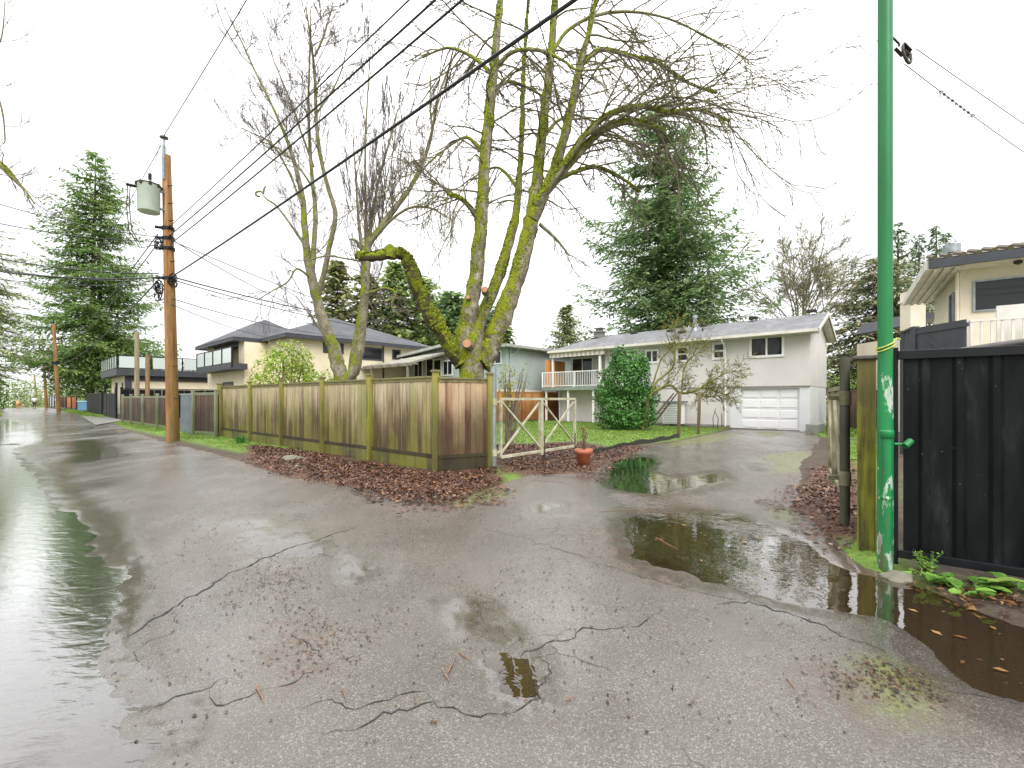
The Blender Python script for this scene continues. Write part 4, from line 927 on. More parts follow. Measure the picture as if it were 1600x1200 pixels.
def eavebox(a0, a1, b0, b1, z, nm="gutter"):
    m = MB(); m.ab(a0, a1, b0, b0 + .12, z - .22, z - .01); m.ab(a0, a1, b1 - .12, b1, z - .22, z - .01); m.ab(a0, a0 + .12, b0 + .12, b1 - .12, z - .22, z - .01); m.ab(a1 - .12, a1, b0 + .12, b1 - .12, z - .22, z - .01)
    m.ab(a0 + .12, a1 - .12, b0 + .12, b1 - .12, z - .16, z - .12); m.build(nm, M_charcoal, t)
eavebox(30.38, 42.02, 11.88, 24.02, 5.67); eavebox(34.78, 44.22, 10.18, 16.52, 5.64)
def awin(u, v, w, h, a, **k): c = apt(u, v, a); window(t, AB(a, toab(c)[1], c.z), bx_, w, h, -ax, M_charcoal, .12, **k)
awin(521, 544, 1.5, .75, 31, mull=()); awin(580, 553, 1.9, .95, 31, mull=()); awin(619, 554, .75, .75, 31, mull=())
m = MB(); cdn = apt(599, 560, 30.95); dbb = toab(cdn)[1]; m.tube([AB(30.93, dbb, 5.5), AB(30.93, dbb, .2)], .05, 8); m.build("downspout", M_charcoal, t)
m = MB()
for k in (36.0, 38.9, 41.9): m.ab(k, k + .22, 10.95, 11.17, 3.6, 5.5)
m.ab(36.0, 42.0, 10.95, 11.15, 5.25, 5.5); m.build("porch_post", M_charcoal, t)
window(t, AB(37.6, 12.4, 4.55), -ax, 1.5, 1.8, -bx_, M_charcoal, .14, (.5,)); window(t, AB(42.75, 10.9, 4.6), -ax, .6, 1.3, -bx_, M_charcoal, .1, ()); window(t, AB(38.3, 10.9, 2.2), -ax, 2.4, 1.0, -bx_, M_charcoal, .12, ())
m = MB(); m.ab(34.2, 42.6, 9.9, 10.9, 3.45, 3.85); m.build("balcony_floor", M_charcoal, t)
def glassrail(t, pts, z0, z1, n):
    for i in range(len(pts) - 1):
        p_, q_ = Vector(pts[i]), Vector(pts[i + 1]); nn2 = n[i]
        m = MB(); g = MB(); d = (q_ - p_)
        for k in range(nn2 + 1): c = p_ + d * (k / nn2); m.bar(c + UP * (z0 - .25), c + UP * (z1 + .02), .09, .09, d)
        m.bar(p_ + UP * z1, q_ + UP * z1, .07, .06); m.bar(p_ + UP * (z0 + .03), q_ + UP * (z0 + .03), .05, .05)
        m.build("railing", M_black, t)
        for k in range(nn2): g.bar(p_ + d * ((k + .06) / nn2) + UP * ((z0 + z1) / 2), p_ + d * ((k + .94) / nn2) + UP * ((z0 + z1) / 2), .02, z1 - z0 - .12)
        g.build("glass_panel", M_frost, t)
glassrail(t, [AB(34.2, 9.95), AB(42.6, 9.95)], 3.85, 4.95, [4])
m = hip(MB(), 52, 62, 17, 27, 5.0, 8.0, .2); rt = thing("house", "distant dark grey hipped roof seen between the glass railing and the cream house", "house", AB(57, 22, 0)); m.build("roof", M_roofd, rt); m = MB(); m.ab(52.5, 61.5, 17.5, 26.5, -.5, 4.8); m.build("wall", M_sidey, rt)
# flat roofed garage with glass railing
t = thing("garage", "flat roofed cream garage with a frosted glass railing round its roof deck", "garage", AB(53, 10, 0))
m = MB(); m.ab(49.9, 58, 6.6, 14.3, -.3, 3.4); m.build("wall", M_sidey, t)
m = MB(); m.ab(49.3, 58.8, 5.9, 14.9, 3.4, 3.95); m.build("roof_deck", M_charcoal, t)
m = MB(); m.ab(49.75, 49.9, 6.5, 6.95, -.2, 3.4); m.ab(49.75, 49.9, 13.6, 14.0, -.2, 3.4); m.ab(49.75, 49.9, 6.95, 13.6, 3.0, 3.4); m.build("corner_trim", M_charcoal, t)
glassrail(t, [AB(58.8, 5.95), AB(49.35, 5.95), AB(49.35, 14.9)], 3.98, 5.05, [7, 4])
window(t, AB(51.5, 6.6, 2.2), -ax, .5, 1.3, -bx_, M_charcoal, .1, ()); window(t, AB(55.5, 6.6, 2.0), -ax, .5, 1.0, -bx_, M_charcoal, .1, ())
# two tall timber posts behind the low fence
for (u0, vt, Y, w, lb) in ((214, 519, 31, .30, "taller pale grey wooden post behind the low brown fence"), (230.5, 554, 31.5, .27, "shorter brown wooden post behind the low brown fence")):
    q = P(u0, 620, Y); q.z = -.3; tp = P(u0, vt, Y); m = MB(); m.tube([q, (q + tp) / 2, tp], [w * .5, w * .47, w * .44], 12); _tag(m.build("wooden_post", simple("weathered_post_" + ("a" if Y == 31 else "b"), (.26, .22, .13) if Y == 31 else (.24, .15, .07), .8, .35, 4, stretch=(3, 3, .3)), None, True), lb, "post")
# concrete pad and slab under the garage gate
sheet("pavement", [G(96, 655)[:2], G(135, 643.5)[:2], G(182, 656)[:2], G(192, 657)[:2], G(150, 668)[:2]], .055, M_conc) if False else None
m = MB(); pq = [G(128, 651, .03), G(165, 650.5, .03), G(192, 657.5, .03), G(150, 664.5, .03)]; m.prism([q + UP * .0 for q in pq], (0, 0, .025)); _tag(m.build("pavement", simple('pad_concrete', (.15, .145, .13), .5, .3, 2, dirt=(.08, .075, .06))), kind="structure")

# cream house at the right
C0 = Vector((12.3, 12.5, 0)); sdv = Vector((.59, .807, 0)).normalized(); fdv = Vector((.807, -.59, 0)).normalized()
def R(f_, s_, z=0.): return C0 + fdv * f_ + sdv * s_ + UP * z
t = thing("house", "cream stucco house with white balcony railing at the right edge", "house", C0)
m = MB(); m.box(R(0, 0, -.3), fdv * 9, sdv * 4.4, UP * 5.3); m.build("wall", M_creamw, t)
c = [R(-.75, -.75, 5.25), R(9.5, -.75, 5.25), R(9.5, 5.2, 5.25), R(-.75, 5.2, 5.25)]; p0, p1 = R(2.2, 2.2, 6.1), R(6.5, 2.2, 6.1)
m = MB(); m.add(c + [p0, p1], [(0, 1, 5, 4), (1, 2, 5), (2, 3, 4, 5), (3, 0, 4), (0, 3, 2, 1)])
for k in range(40):   # rolls of the tiles along the front and side eaves
    if k < 36: m.tube([R(-.6 + k * .28, -.78, 5.27), R(-.6 + k * .28, .3, 5.27 + .30)], .065, 6)
m.build("roof", simple("brown_tile", (.10, .075, .05), .7, .4, 6, bump=.3, dirt=(.12, .13, .04), dirt_amt=.6), t)
m = MB(); m.box(R(-.72, -.80, 5.0), fdv * 10.2, sdv * .09, UP * .22); m.build("gutter", simple("blue_black_fascia", (.035, .04, .05), .4, .2, 3), t)
m = MB(); m.box(R(-.78, -.72, 4.98), fdv * .08, sdv * 5.9, UP * .25); m.box(R(-.70, -.70, 4.99), fdv * .70, sdv * 5.8, UP * .02)
for k in (-.60, -.40, -.2): m.box(R(k, -.70, 4.94), fdv * .10, sdv * 5.8, UP * .05)
m.box(R(0, -.70, 5.0), fdv * 9, sdv * .70, UP * .02); m.build("soffit", M_gutter, t)
m = MB(); m.cyl(R(-.06, -.06, .2), R(-.06, -.06, 4.95), .04, 8); m.build("downspout", M_creamw, t)
window(t, R(2.2, 0, 4.25), fdv, 3.9, .85, -sdv, M_galv, .045, (.26, .62), ()); window(t, R(0, 1.0, 3.9), sdv, .6, 1.3, -fdv, M_galv, .05, (), ()); window(t, R(0, 2.9, 3.4), sdv, .5, .7, -fdv, M_galv, .05, (), ())
m = MB(); lp = R(1.0, -.45, 4.97); m.lathe(lp, [(.09, 0), (.08, -.05), (.0, -.09)], 14); m.build("soffit_light", M_dark, t)
m = MB(); zt = 3.35; RB = lambda f_, s_, z=0.: R(f_, s_, z)
m.box(RB(-.15, -2.2, 2.55), fdv * 8, sdv * 2.2, UP * -.15); m.build("balcony_floor", M_creamw, t)
m = MB(); m.box(RB(-.15, -2.25, zt - .05), fdv * 8, sdv * .07, UP * .05); m.box(RB(-.15, -2.2, zt - .05), fdv * .06, sdv * 2.2, UP * .05)
k = 0.
while k < 7.9: m.box(RB(-.15 + k, -2.235, 2.56), fdv * .045, sdv * .045, UP * (zt - 2.61)); k += .17
k = .17
while k < 2.2: m.box(RB(-.14, -2.2 + k, 2.56), fdv * .04, sdv * .04, UP * (zt - 2.61)); k += .2
m.build("railing", simple("offwhite_rail", (.70, .66, .60), .5, .1, 3), t)
m = MB(); m.box(RB(.35, -1.9, 2.56), fdv * 7, sdv * .08, UP * 1.12); m.build("screen", simple("pale_sheet", (.66, .63, .58), .6, .15, 2), t)
ch = P(1487, 400, 17.5); m = MB(); m.cyl(ch - UP * .9, ch + UP * .02, .20, 16); m.cyl(ch + UP * .1, ch + UP * .42, .26, 16); m.cyl(ch + UP * .0, ch + UP * .1, .3, 16, .2); m.build("flue", M_galv, t, True)
t = thing("board_fence", "black vertical board fence with a diagonal brace round the right house's raised deck", "fence", P(1412, 600, 11.5))
m = MB(); a_, b_ = P(1430, 515, 11.2), P(1512, 512, 9.9); a_.z = b_.z = 0; d_ = (b_ - a_); n_ = 8
for k in range(n_): m.box(a_ + d_ * (k / n_) + UP * 2.2, d_ * (.86 / n_), Vector((-.02, .03, 0)), UP * 1.02)
a2 = P(1412, 515, 11.9); a2.z = 0; d2 = a_ - a2
for k in range(3): m.box(a2 + d2 * (k / 3) + UP * 2.1, d2 * .2, Vector((-.02, .03, 0)), UP * 1.1)
m.build("board", M_charcoal, t); m = MB(); m.bar(a2 + UP * 3.22, a_ + UP * 3.24, .12, .05); m.bar(a_ + UP * 3.1 + Vector((-.02, -.04, 0)), b_ + UP * 3.1 + Vector((-.02, -.04, 0)), .04, .08)
m.bar(a_ + d_ * .2 + UP * 2.95 + Vector((-.03, -.05, 0)), a_ + d_ * .8 + UP * 2.35 + Vector((-.03, -.05, 0)), .04, .09); m.build("rail", M_charcoal, t)
for q in (a2, a_): m = MB(); m.bar(q - UP * .2, q + UP * 3.26, .11, .11); m.build("post", M_charcoal, t)
t = thing("house", "small cream building with a square chimney just right of the green pole", "house", P(1440, 600, 19))
q0 = P(1424, 505, 19); m = MB(); m.box(Vector((q0.x, q0.y, -.3)), (2.2, 0, 0), (0, 3, 0), UP * 4.4); m.build("wall", M_creamw, t)
m = MB(); m.cbox(P(1426, 500, 18.8), (.62, 0, 0), (0, .5, 0), UP * 2.3); c = P(1426, 471, 18.8); m.cbox(c, (.72, 0, 0), (0, .6, 0), UP * .1); m.build("chimney", M_creamw, t)
m = MB(); m.prism([P(1427, 506, 18.7), P(1440, 487, 18.7), P(1475, 492, 18.7), P(1475, 500, 18.7), P(1445, 497, 18.7), P(1430, 508, 18.7)], (0, 3.2, 0)); m.build("roof", M_charcoal, t)

# ------------------------------------------------------------------ utility poles and wires
pb = G(271, 690); pb.z = 0; ptop = P(260, 243, 15.75)
t = thing("utility_pole", "near brown wooden utility pole carrying the grey transformer", "utility pole", pb)
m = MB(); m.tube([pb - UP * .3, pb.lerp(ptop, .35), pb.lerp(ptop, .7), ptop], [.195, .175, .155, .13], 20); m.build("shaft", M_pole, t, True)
m = MB(); q = ptop + Vector((.04, -.16, 0)); m.bar(q - UP * .9, q + UP * .25, .09, .06); m.cyl(q + UP * .2, q + UP * .52, .03, 8); m.build("bracket", M_galv, t)
m = MB(); m.lathe(q + UP * .48, [(.03, 0), (.13, .03), (.13, .06), (.04, .08), (.04, .13), (0, .15)], 14); m.build("insulator", simple("grey_insulator", (.08, .08, .085), .3), t)
def onp(z): return pb.lerp(ptop, z / ptop.z)
for z, k in ((7.35, 0), (7.0, 0), (6.65, 0), (5.62, 1)):
    c = onp(z); m = MB(); m.cyl(c + Vector((.14, -.12, 0)), c + Vector((.26, -.24, 0)), .05, 10); m.cyl(c + Vector((-.14, -.12, 0)), c + Vector((-.30, -.20, 0)), .05, 10); m.cyl(c - UP * .05 , c + UP * .05, .188, 16); m.build("clamp", M_black, t)
random.seed(3)
for (dx, z) in ((-.28, 5.35), (.22, 5.5), (-.25, 6.7), (-.27, 5.1)):   # coils and splice clutter
    c = onp(z) + Vector((dx, -.15, 0)); m = MB()
    for k in range(7): o = Vector((U(-.08, .08), U(-.05, .05), U(-.15, .15))); m.tube([c + o + Vector((.10 * math.cos(a + k), .05 * math.sin(a * 1.3), .14 * math.sin(a + k))) for a in [i * .7 for i in range(9)]], .016, 5)
    m.build("cable_coil", M_black, t)
m = MB()
for z in (1.5, 2.6, 6.2, 7.6, 8.2, 8.8): m.cyl(onp(z) + Vector((.1, -.1, 0)), onp(z) + Vector((.29, -.1, 0)), .016, 6)
m.build("bolt", M_rodd, t)
tc_ = P(232.5, 310, 15.35)
t = thing("transformer", "grey cylindrical transformer hung on the left side of the near utility pole", "transformer", tc_)
m = MB(); m.lathe(tc_ - UP * .47, [(0, .0), (.295, 0), (.315, .02), (.315, .90), (.33, .91), (.33, .95), (.25, 1.0), (0, 1.04)], 32); m.build("tank", simple("transformer_grey", (.60, .64, .63), .4, .08, 3), t, True)
m = MB()
for k in range(8): a = k * math.pi / 4; c = tc_ + Vector((.33 * math.cos(a), .33 * math.sin(a), .42)); m.cbox(c, (.06, 0, 0), (0, .06, 0), UP * .12)
m.tube([tc_ + Vector((.34 * math.cos(a), .34 * math.sin(a), .45)) for a in [i * math.pi / 12 for i in range(25)]], .015, 5); m.build("clamp_band", M_rodd, t)
m = MB(); m.cyl(tc_ + Vector((.12, -.1, .55)), tc_ + Vector((.12, -.1, .78)), .05, 10); m.cyl(tc_ + Vector((-.30, -.1, .35)), tc_ + Vector((-.52, -.15, .38)), .05, 8); m.cyl(tc_ + Vector((-.26, -.25, .3)), tc_ + Vector((-.48, -.32, .33)), .05, 8); m.build("bushing", M_black, t)
m = MB()
for z in (.3, -.3): m.bar(tc_ + Vector((.29, .1, z)), onp(tc_.z + z), .08, .05)
m.build("bracket", M_galv, t)
pa_ = []
for (ub, vb, ut, vt, Y, r_, lb) in [(92, 643, 84, 506, 49, .19, "second brown utility pole up the alley beside the pale grey fence"), (73, 638, 68, 549, 68, .2, "third brown utility pole near the crest of the alley"), (59, 632, 54, 587, 120, .22, "farthest utility pole, thin and half hidden beyond the crest")]:
    q = P(ub, vb, Y); q.z -= .5; tp = P(ut, vt, Y); t = thing("utility_pole", lb, "utility pole", q); m = MB(); m.tube([q, (q + tp) / 2, tp], [r_, r_ * .85, r_ * .7], 12); m.build("shaft", M_pole, t, True)
    m = MB(); m.cyl(tp, tp + UP * .5, .05, 8); m.cbox(tp.lerp(q, .42), (.5, 0, 0), (0, .5, 0), (0, 0, .35)); m.build("fitting", M_black, t); pa_.append(tp)
def wire(name, a, b, sag, r_, label, mat=M_wire, cat="power line", group=None, n=22):
    r = max(r_ * 1.5, .0125) if r_ < .02 else r_ * 1.1
    m = MB(); m.tube([Vector(a).lerp(Vector(b), k / n) - UP * (sag * 4 * (k / n) * (1 - k / n)) for k in range(n + 1)], r, 5); _tag(m.build(name, mat, None, True), label, cat, group)
pz = lambda z, o=.2: onp(z) + Vector((o, -.2, 0))
dn_ = -ax * 42
wire("power_line", pz(5.62), pz(5.85) + dn_, .35, .020, "thick black cable crossing the sky from the near pole to the top centre")
wire("power_line", pz(7.35), pz(7.5) + dn_ + bx_ * .3, .35, .0065, "uppermost of the three thin wires rising right from the pole", M_gwire)
wire("power_line", pz(7.05), pz(7.2) + dn_ + bx_ * .3, .38, .011, "middle of the three thin wires rising right from the pole")
wire("power_line", pz(6.75), pz(6.95) + dn_ + bx_ * .3, .40, .011, "lowest of the three thin wires rising right from the pole")
wire("power_line", ptop + Vector((.04, -.16, .6)), ptop + Vector((.04, -.16, 1.0)) + dn_, .3, .006, "thin high wire leaving the insulator on top of the near pole", M_gwire)
P2 = pa_[0]; P3 = pa_[1]; P4 = pa_[2]
wire("power_line", pz(7.1, -.2), P2 - UP * 3.2, .6, .012, "first of the two upper wires from the near pole down to the second pole", M_gwire); wire("power_line", pz(6.8, -.2), P2 - UP * 3.6, .7, .012, "second of the two upper wires from the near pole down to the second pole", M_gwire)
wire("power_line", pz(5.5, -.25), P2 - UP * 4.4, .8, .022, "thick black cable from the near pole down to the second pole")
wire("power_line", ptop + Vector((-.1, -.1, .3)), P2 + UP * .5, .5, .008, "thin top wire from the near pole to the second pole", M_gwire)
for i, (a_, b_) in enumerate(((P2, P3), (P3, P4))):
    w_ = ("second", "third")[i]; x_ = ("third", "farthest")[i]
    wire("power_line", a_ - UP * 4.2, b_ - UP * 4.0, .5, .018, "thick cable between the %s and the %s pole" % (w_, x_)); wire("power_line", a_ - UP * 3.3, b_ - UP * 3.1, .5, .012, "thin wire between the %s and the %s pole" % (w_, x_), M_gwire)
# drops to the left, over the alley
for i, (z, v1, Y1, r_, lb) in enumerate([(7.0, 300, 13.2, .009, "highest service wire crossing left in front of the spruce"), (6.85, 336, 13.5, .010, "second service wire crossing left in front of the spruce"), (5.75, 392, 13, .012, "twisted service cable crossing left above the thick cable bundle"), (5.62, 415, 13, .022, "thick cable bundle crossing left in front of the spruce"), (5.5, 410, 14, .008, "thin wire just over the thick cable bundle on the left"), (5.4, 428, 14, .007, "lowest thin wire crossing left in front of the spruce")]):
    a_ = pz(z, -.2); wire("service_wire", a_, P(-60, v1, Y1), .18, r_, lb, M_wire if r_ > .009 else M_gwire, "service wire")
# drops to the right, to the houses
for i, (z, uv, Y1, r_, lb) in enumerate([(6.95, (520, 498), 31, .011, "upper service wire falling right from the pole toward the cream house roof"), (6.9, (700, 530), 30, .010, "long service wire falling right from the pole toward the teal house"), (5.65, (640, 505), 34, .016, "thick service cable running right from the pole just below the splice"), (5.55, (650, 520), 34, .012, "second service cable running right below the splice"),
      (4.9, (560, 525), 31, .010, "thin telephone wire running right from the pole to the cream house"), (4.7, (470, 532), 31, .008, "lowest telephone wire running right from the pole to the cream house")]):
    wire("service_wire", pz(z), P(uv[0], uv[1], Y1), .35, r_, lb, M_wire if r_ > .011 else M_gwire, "service wire")
wire("service_wire", AB(19.2, 22, 4.9), AB(33, 50, 6), .5, .02, "short wire behind the teal house roof", M_gwire, "service wire")
# transformer leads
m = MB()
for (o, e) in (((-.5, -.15, .38), -.27), ((-.46, -.3, .3), -.33)):
    a_ = tc_ + Vector(o); b_ = onp(6.75) + Vector((e, -.15, 0)); m.tube([a_, a_ + Vector((-.03, 0, -.7)), a_ + Vector((.05, 0, -1.5)), a_.lerp(b_, .6) + Vector((-.15, 0, -.9)), b_], .015, 5)
m.tube([tc_ + Vector((.12, -.1, .75)), tc_ + Vector((.35, -.1, 1.4)), ptop + Vector((-.05, -.15, .45))], .008, 5); _tag(m.build("transformer_lead", M_wire, None, True), "loose black leads looping from the transformer to the near pole", "cable")
# ------------------------------------------------------------------ bark and foliage materials
def bark(name, c1, c2, c3, moss=.6, mcol=((.09, .11, .008), (.28, .33, .02)), lichen=.3, sc=1.):
    t = NT(name); p = t.pos((1, 1, .55)); n1 = t.noise(p, 5 * sc, 6, .7); n2 = t.noise(p, 26 * sc, 4, .7)
    c = t.ramp(n1, [(.3, c1), (.5, c2), (.7, c3)]); c = t.mix(1.0, c, t.ramp(n2, [(.25, .5), (.75, 1.4)]), 'MULTIPLY')
    lc = t.ramp(t.noise(t.pos(), 17 * sc, 4, .7), [(.55, 0), (.63, 1)]); c = t.mix(t.math('MULTIPLY', lc, lichen), c, (.42, .43, .34))
    if moss:
        nz = t.n("ShaderNodeSeparateXYZ"); t.L(t.g.outputs['Normal'], nz.inputs[0])
        mm = t.math('ADD', t.math('MULTIPLY', nz.outputs[2], .28), t.math('ADD', t.math('MULTIPLY', t.noise(t.pos(), 2.3 * sc, 6, .7), 1.0), t.math('MULTIPLY', nz.outputs[0], -.10)))
        mk = t.ramp(mm, [(.72 - .35 * moss, 0), (.80 - .35 * moss, 1)])
        mc = t.ramp(t.noise(t.pos(), 22 * sc, 4, .7), [(.3, mcol[0]), (.7, mcol[1])]); c = t.mix(mk, c, mc)
        hh = t.math('ADD', t.math('MULTIPLY', n2, .5), t.math('MULTIPLY', t.math('MULTIPLY', mk, t.noise(t.pos(), 34 * sc, 4, .7)), 1.8))
    else: hh = n2
    t.set(c, .85, 0, .2); t.bump(hh, .8, .03); return t.m
B_maple = bark("maple_bark", (.075, .058, .036), (.20, .175, .12), (.40, .37, .29), .78, ((.10, .12, .010), (.33, .37, .025)), .35)
B_moss = bark("thick_moss_bark", (.03, .022, .012), (.07, .055, .03), (.12, .10, .06), .95, ((.07, .085, .006), (.27, .32, .018)), .1)
B_twig = bark("twig_bark", (.10, .08, .062), (.18, .148, .115), (.26, .22, .17), .35, ((.12, .13, .03), (.22, .24, .05)), 0)
B_birch = bark("grey_tree_bark", (.10, .085, .055), (.20, .175, .12), (.34, .31, .24), .62)
B_twig2 = simple("birch_twigs", (.14, .105, .095), .8, .3, 3, bump=0)
B_con = simple("conifer_bark", (.09, .07, .055), .9, .4, 5, bump=.5, stretch=(2, 2, .4))
B_pale = bark("yellow_grey_bark", (.15, .13, .09), (.24, .215, .15), (.34, .31, .22), .15, lichen=.1)
L_spruce = leafmat("spruce_needles", (.095, .165, .055), (.21, .33, .09), .6, .35, (.34, .46, .14))
L_fir = leafmat("fir_needles", (.085, .155, .065), (.19, .30, .11), .6, .35, (.32, .43, .18))
L_bgfir = leafmat("distant_needles", (.13, .20, .07), (.28, .38, .11), .6, .35, (.42, .46, .17))
L_bgfir2 = leafmat("brownish_needles", (.13, .16, .07), (.27, .30, .11), .6, .35, (.36, .33, .15))
L_spire = leafmat("spire_needles", (0.052, 0.109, 0.051), (0.131, 0.232, 0.085), .6, .25, (0.210, 0.310, 0.119))
L_deodar = leafmat("deodar_needles", (0.088, 0.132, 0.060), (0.210, 0.264, 0.102), .65, .25, (0.350, 0.264, 0.187))
L_ytree = leafmat("small_conifer_needles", (0.123, 0.186, 0.068), (0.280, 0.357, 0.119), .6, .25, (0.420, 0.434, 0.170))
L_holly = leafmat("holly_leaves", (.025, .085, .015), (.065, .20, .035), .28, .08, (.11, .27, .05))
L_lime = leafmat("yellow_green_leaves", (.14, .26, .02), (.34, .48, .05), .4, .3, (.52, .55, .12))
L_hedge = leafmat("hedge_leaves", (.06, .12, .02), (.16, .26, .04), .5, .15, (.26, .30, .08))
L_shrub = leafmat("shrub_leaves", (.20, .25, .03), (.40, .42, .07), .45, .2, (.45, .22, .06))
L_weed = leafmat("weed_leaves", (.08, .19, .03), (.18, .35, .06), .4, .2, (.28, .38, .09))
L_dry = leafmat("dry_shrub_leaves", (.06, .022, .014), (.16, .06, .035), .6, 0, (.22, .12, .06))

def rv(): return Vector((random.gauss(0, 1), random.gauss(0, 1), random.gauss(0, 1)))
def catmull(pts, n=5):
    out = []; L_ = len(pts)
    for i in range(L_ - 1):
        p0 = pts[max(i - 1, 0)]; p1 = pts[i]; p2 = pts[i + 1]; p3 = pts[min(i + 2, L_ - 1)]
        for k in range(n):
            t = k / n; out.append(.5 * ((2 * p1) + (p2 - p0) * t + (2 * p0 - 5 * p1 + 4 * p2 - p3) * t * t + (3 * p1 - p0 - 3 * p2 + p3) * t ** 3))
    out.append(pts[-1]); return out
WS = .70; RS = 1.5
def limb(m, px, sides=12, rough=.06, n=6):
    """px: (u, v, Y, width_px) list -> tube with knobbly radius; returns (points, radii)"""
    pts = [P(u, v, Y) for u, v, Y, w in px]; rad = [w / 2 / F * Y * WS for u, v, Y, w in px]
    pp = catmull(pts, n); rr = catmull([Vector((r, 0, 0)) for r in rad], n); rr = [max(.004, r.x) * (1 + U(-rough, rough)) for r in rr]
    pp = [p + rv() * r * .06 for p, r in zip(pp, rr)]
    m.tube(pp, rr, sides); return pp, rr
def curve_branch(m, p, d, L_, r, nseg, grav, up, wob, sides, r_end=None):
    pts = [Vector(p)]; d = Vector(d).normalized(); rad = [r]
    for k in range(nseg):
        t = k / nseg
        d = (d + Vector((0, 0, -grav * (1 - t) + up * t * t)) / nseg * 3 + rv() * wob).normalized()
        pts.append(pts[-1] + d * L_ / nseg); rad.append(lerp(r, r_end if r_end else r * .3, (k + 1) / nseg))
    m.tube(pts, rad, sides, False); return pts, rad
def grow(m, p, d, L_, r, lvl, K):
    """K: dict per tree: seg, grav, up, wob, kids, ratio, ang, min"""
    ns = max(3, int(K['seg'] * (1 if lvl else 1.3)))
    pts, rad = curve_branch(m, p, d, L_, r, ns, K['grav'], K['up'], K['wob'], K['sides'][lvl], max(r * .35, K['rmin']))
    if lvl >= K['levels']: return
    nk = K['kids'][lvl]
    for k in range(nk):
        f = (K.get('from', .15) + (1 - K.get('from', .15)) * (k + U(.2, .8)) / nk); i = min(int(f * ns), ns - 1)
        q = pts[i].lerp(pts[i + 1], f * ns - i); ax_ = (pts[i + 1] - pts[i]).normalized()
        side = ax_.cross(rv()).normalized(); an = math.radians(K['ang'] + U(-14, 14))
        grow(m, q, ax_ * math.cos(an) + side * math.sin(an), L_ * K['ratio'] * U(.6, 1.15) * (1.15 - .5 * f), max(lerp(rad[i], rad[i + 1], .5) * .62, K['rmin']), lvl + 1, K)

# ------------------------------------------------------------------ the big mossy maple
random.seed(42)
mb_ = P(737, 585, 11.5); mb_.z = 0
tree = thing("maple_tree", "big bare mossy maple with several trunks rising behind the fence corner", "tree", mb_)
m = MB(); LM = []
def Lb(*a, **k): r_ = limb(m, a, **k); LM.append(r_); return r_
Y0 = 11.5
m.tube([Vector((mb_.x, Y0, -.2)), Vector((mb_.x, Y0, .8)), P(737, 590, Y0), P(736, 555, Y0), P(738, 525, Y0), P(742, 500, Y0)], [.46, .36, .31, .32, .31, .18], 20)
L1 = Lb((722, 560, Y0, 48), (727, 520, Y0 - .1, 46), (738, 470, Y0 - .2, 36), (746, 410, Y0 - .3, 31), (752, 340, Y0 - .4, 28), (757, 260, Y0 - .5, 25), (763, 190, Y0 - .6, 23), (770, 130, Y0 - .6, 20), (776, 60, Y0 - .7, 17), (784, -30, Y0 - .7, 13), (790, -140, Y0 - .7, 8))
L2 = Lb((742, 530, Y0 + .1, 34), (755, 490, Y0 + .1, 26), (775, 445, Y0 + .2, 25), (792, 390, Y0 + .3, 22), (806, 335, Y0 + .4, 18), (812, 270, Y0 + .5, 13), (816, 190, Y0 + .6, 11), (818, 110, Y0 + .7, 9), (824, 20, Y0 + .8, 7), (830, -80, Y0 + .9, 4))
L3 = Lb((755, 570, Y0, 42), (768, 535, Y0, 44), (787, 490, Y0, 43), (808, 435, Y0, 38), (822, 380, Y0, 36), (833, 330, Y0, 34), (840, 275, Y0 + .1, 25), (846, 215, Y0 + .2, 23), (854, 150, Y0 + .2, 20), (862, 80, Y0 + .3, 17), (868, -10, Y0 + .3, 13), (874, -120, Y0 + .3, 8))
L4 = Lb((834, 340, Y0 - .1, 30), (852, 300, Y0 - .2, 25), (870, 255, Y0 - .3, 22), (884, 205, Y0 - .4, 20), (897, 150, Y0 - .5, 17), (908, 95, Y0 - .6, 14), (925, 30, Y0 - .6, 11), (940, -60, Y0 - .6, 7))
L5 = Lb((838, 320, Y0 - .2, 22), (862, 285, Y0 - .4, 16), (890, 245, Y0 - .6, 14), (920, 205, Y0 - .8, 13), (955, 178, Y0 - 1.0, 12), (1000, 167, Y0 - 1.2, 10), (1045, 176, Y0 - 1.4, 8), (1090, 172, Y0 - 1.5, 6), (1140, 190, Y0 - 1.6, 4))
L6 = Lb((846, 308, Y0 - .2, 20), (875, 275, Y0 - .3, 16), (905, 240, Y0 - .5, 15), (940, 205, Y0 - .7, 14), (985, 190, Y0 - .9, 13), (1038, 205, Y0 - 1.1, 9))
L7 = Lb((860, 290, Y0 + .1, 12), (890, 272, Y0 + .3, 9), (930, 262, Y0 + .6, 8), (965, 275, Y0 + .9, 6), (1000, 300, Y0 + 1.1, 4))
L8 = Lb((843, 350, Y0, 9), (870, 375, Y0 + .3, 6), (890, 400, Y0 + .5, 3.5))
L9 = Lb((910, 100, Y0 - .5, 11), (940, 78, Y0 - .5, 9), (985, 88, Y0 - .4, 8), (1030, 100, Y0 - .2, 6), (1075, 130, Y0, 5), (1120, 145, Y0, 3.5))
L10 = Lb((772, 110, Y0 - .6, 12), (800, 82, Y0 - .9, 9), (840, 78, Y0 - 1.2, 8), (880, 95, Y0 - 1.4, 6), (905, 110, Y0 - 1.6, 5), (960, 105, Y0 - 1.7, 4))
L11 = Lb((766, 160, Y0 - .5, 10), (790, 128, Y0 - .2, 8), (830, 140, Y0 + .2, 6), (870, 165, Y0 + .4, 4))
L12 = Lb((750, 350, Y0 - .4, 10), (735, 325, Y0 - .6, 9), (715, 308, Y0 - .9, 8), (700, 305, Y0 - 1.1, 5))
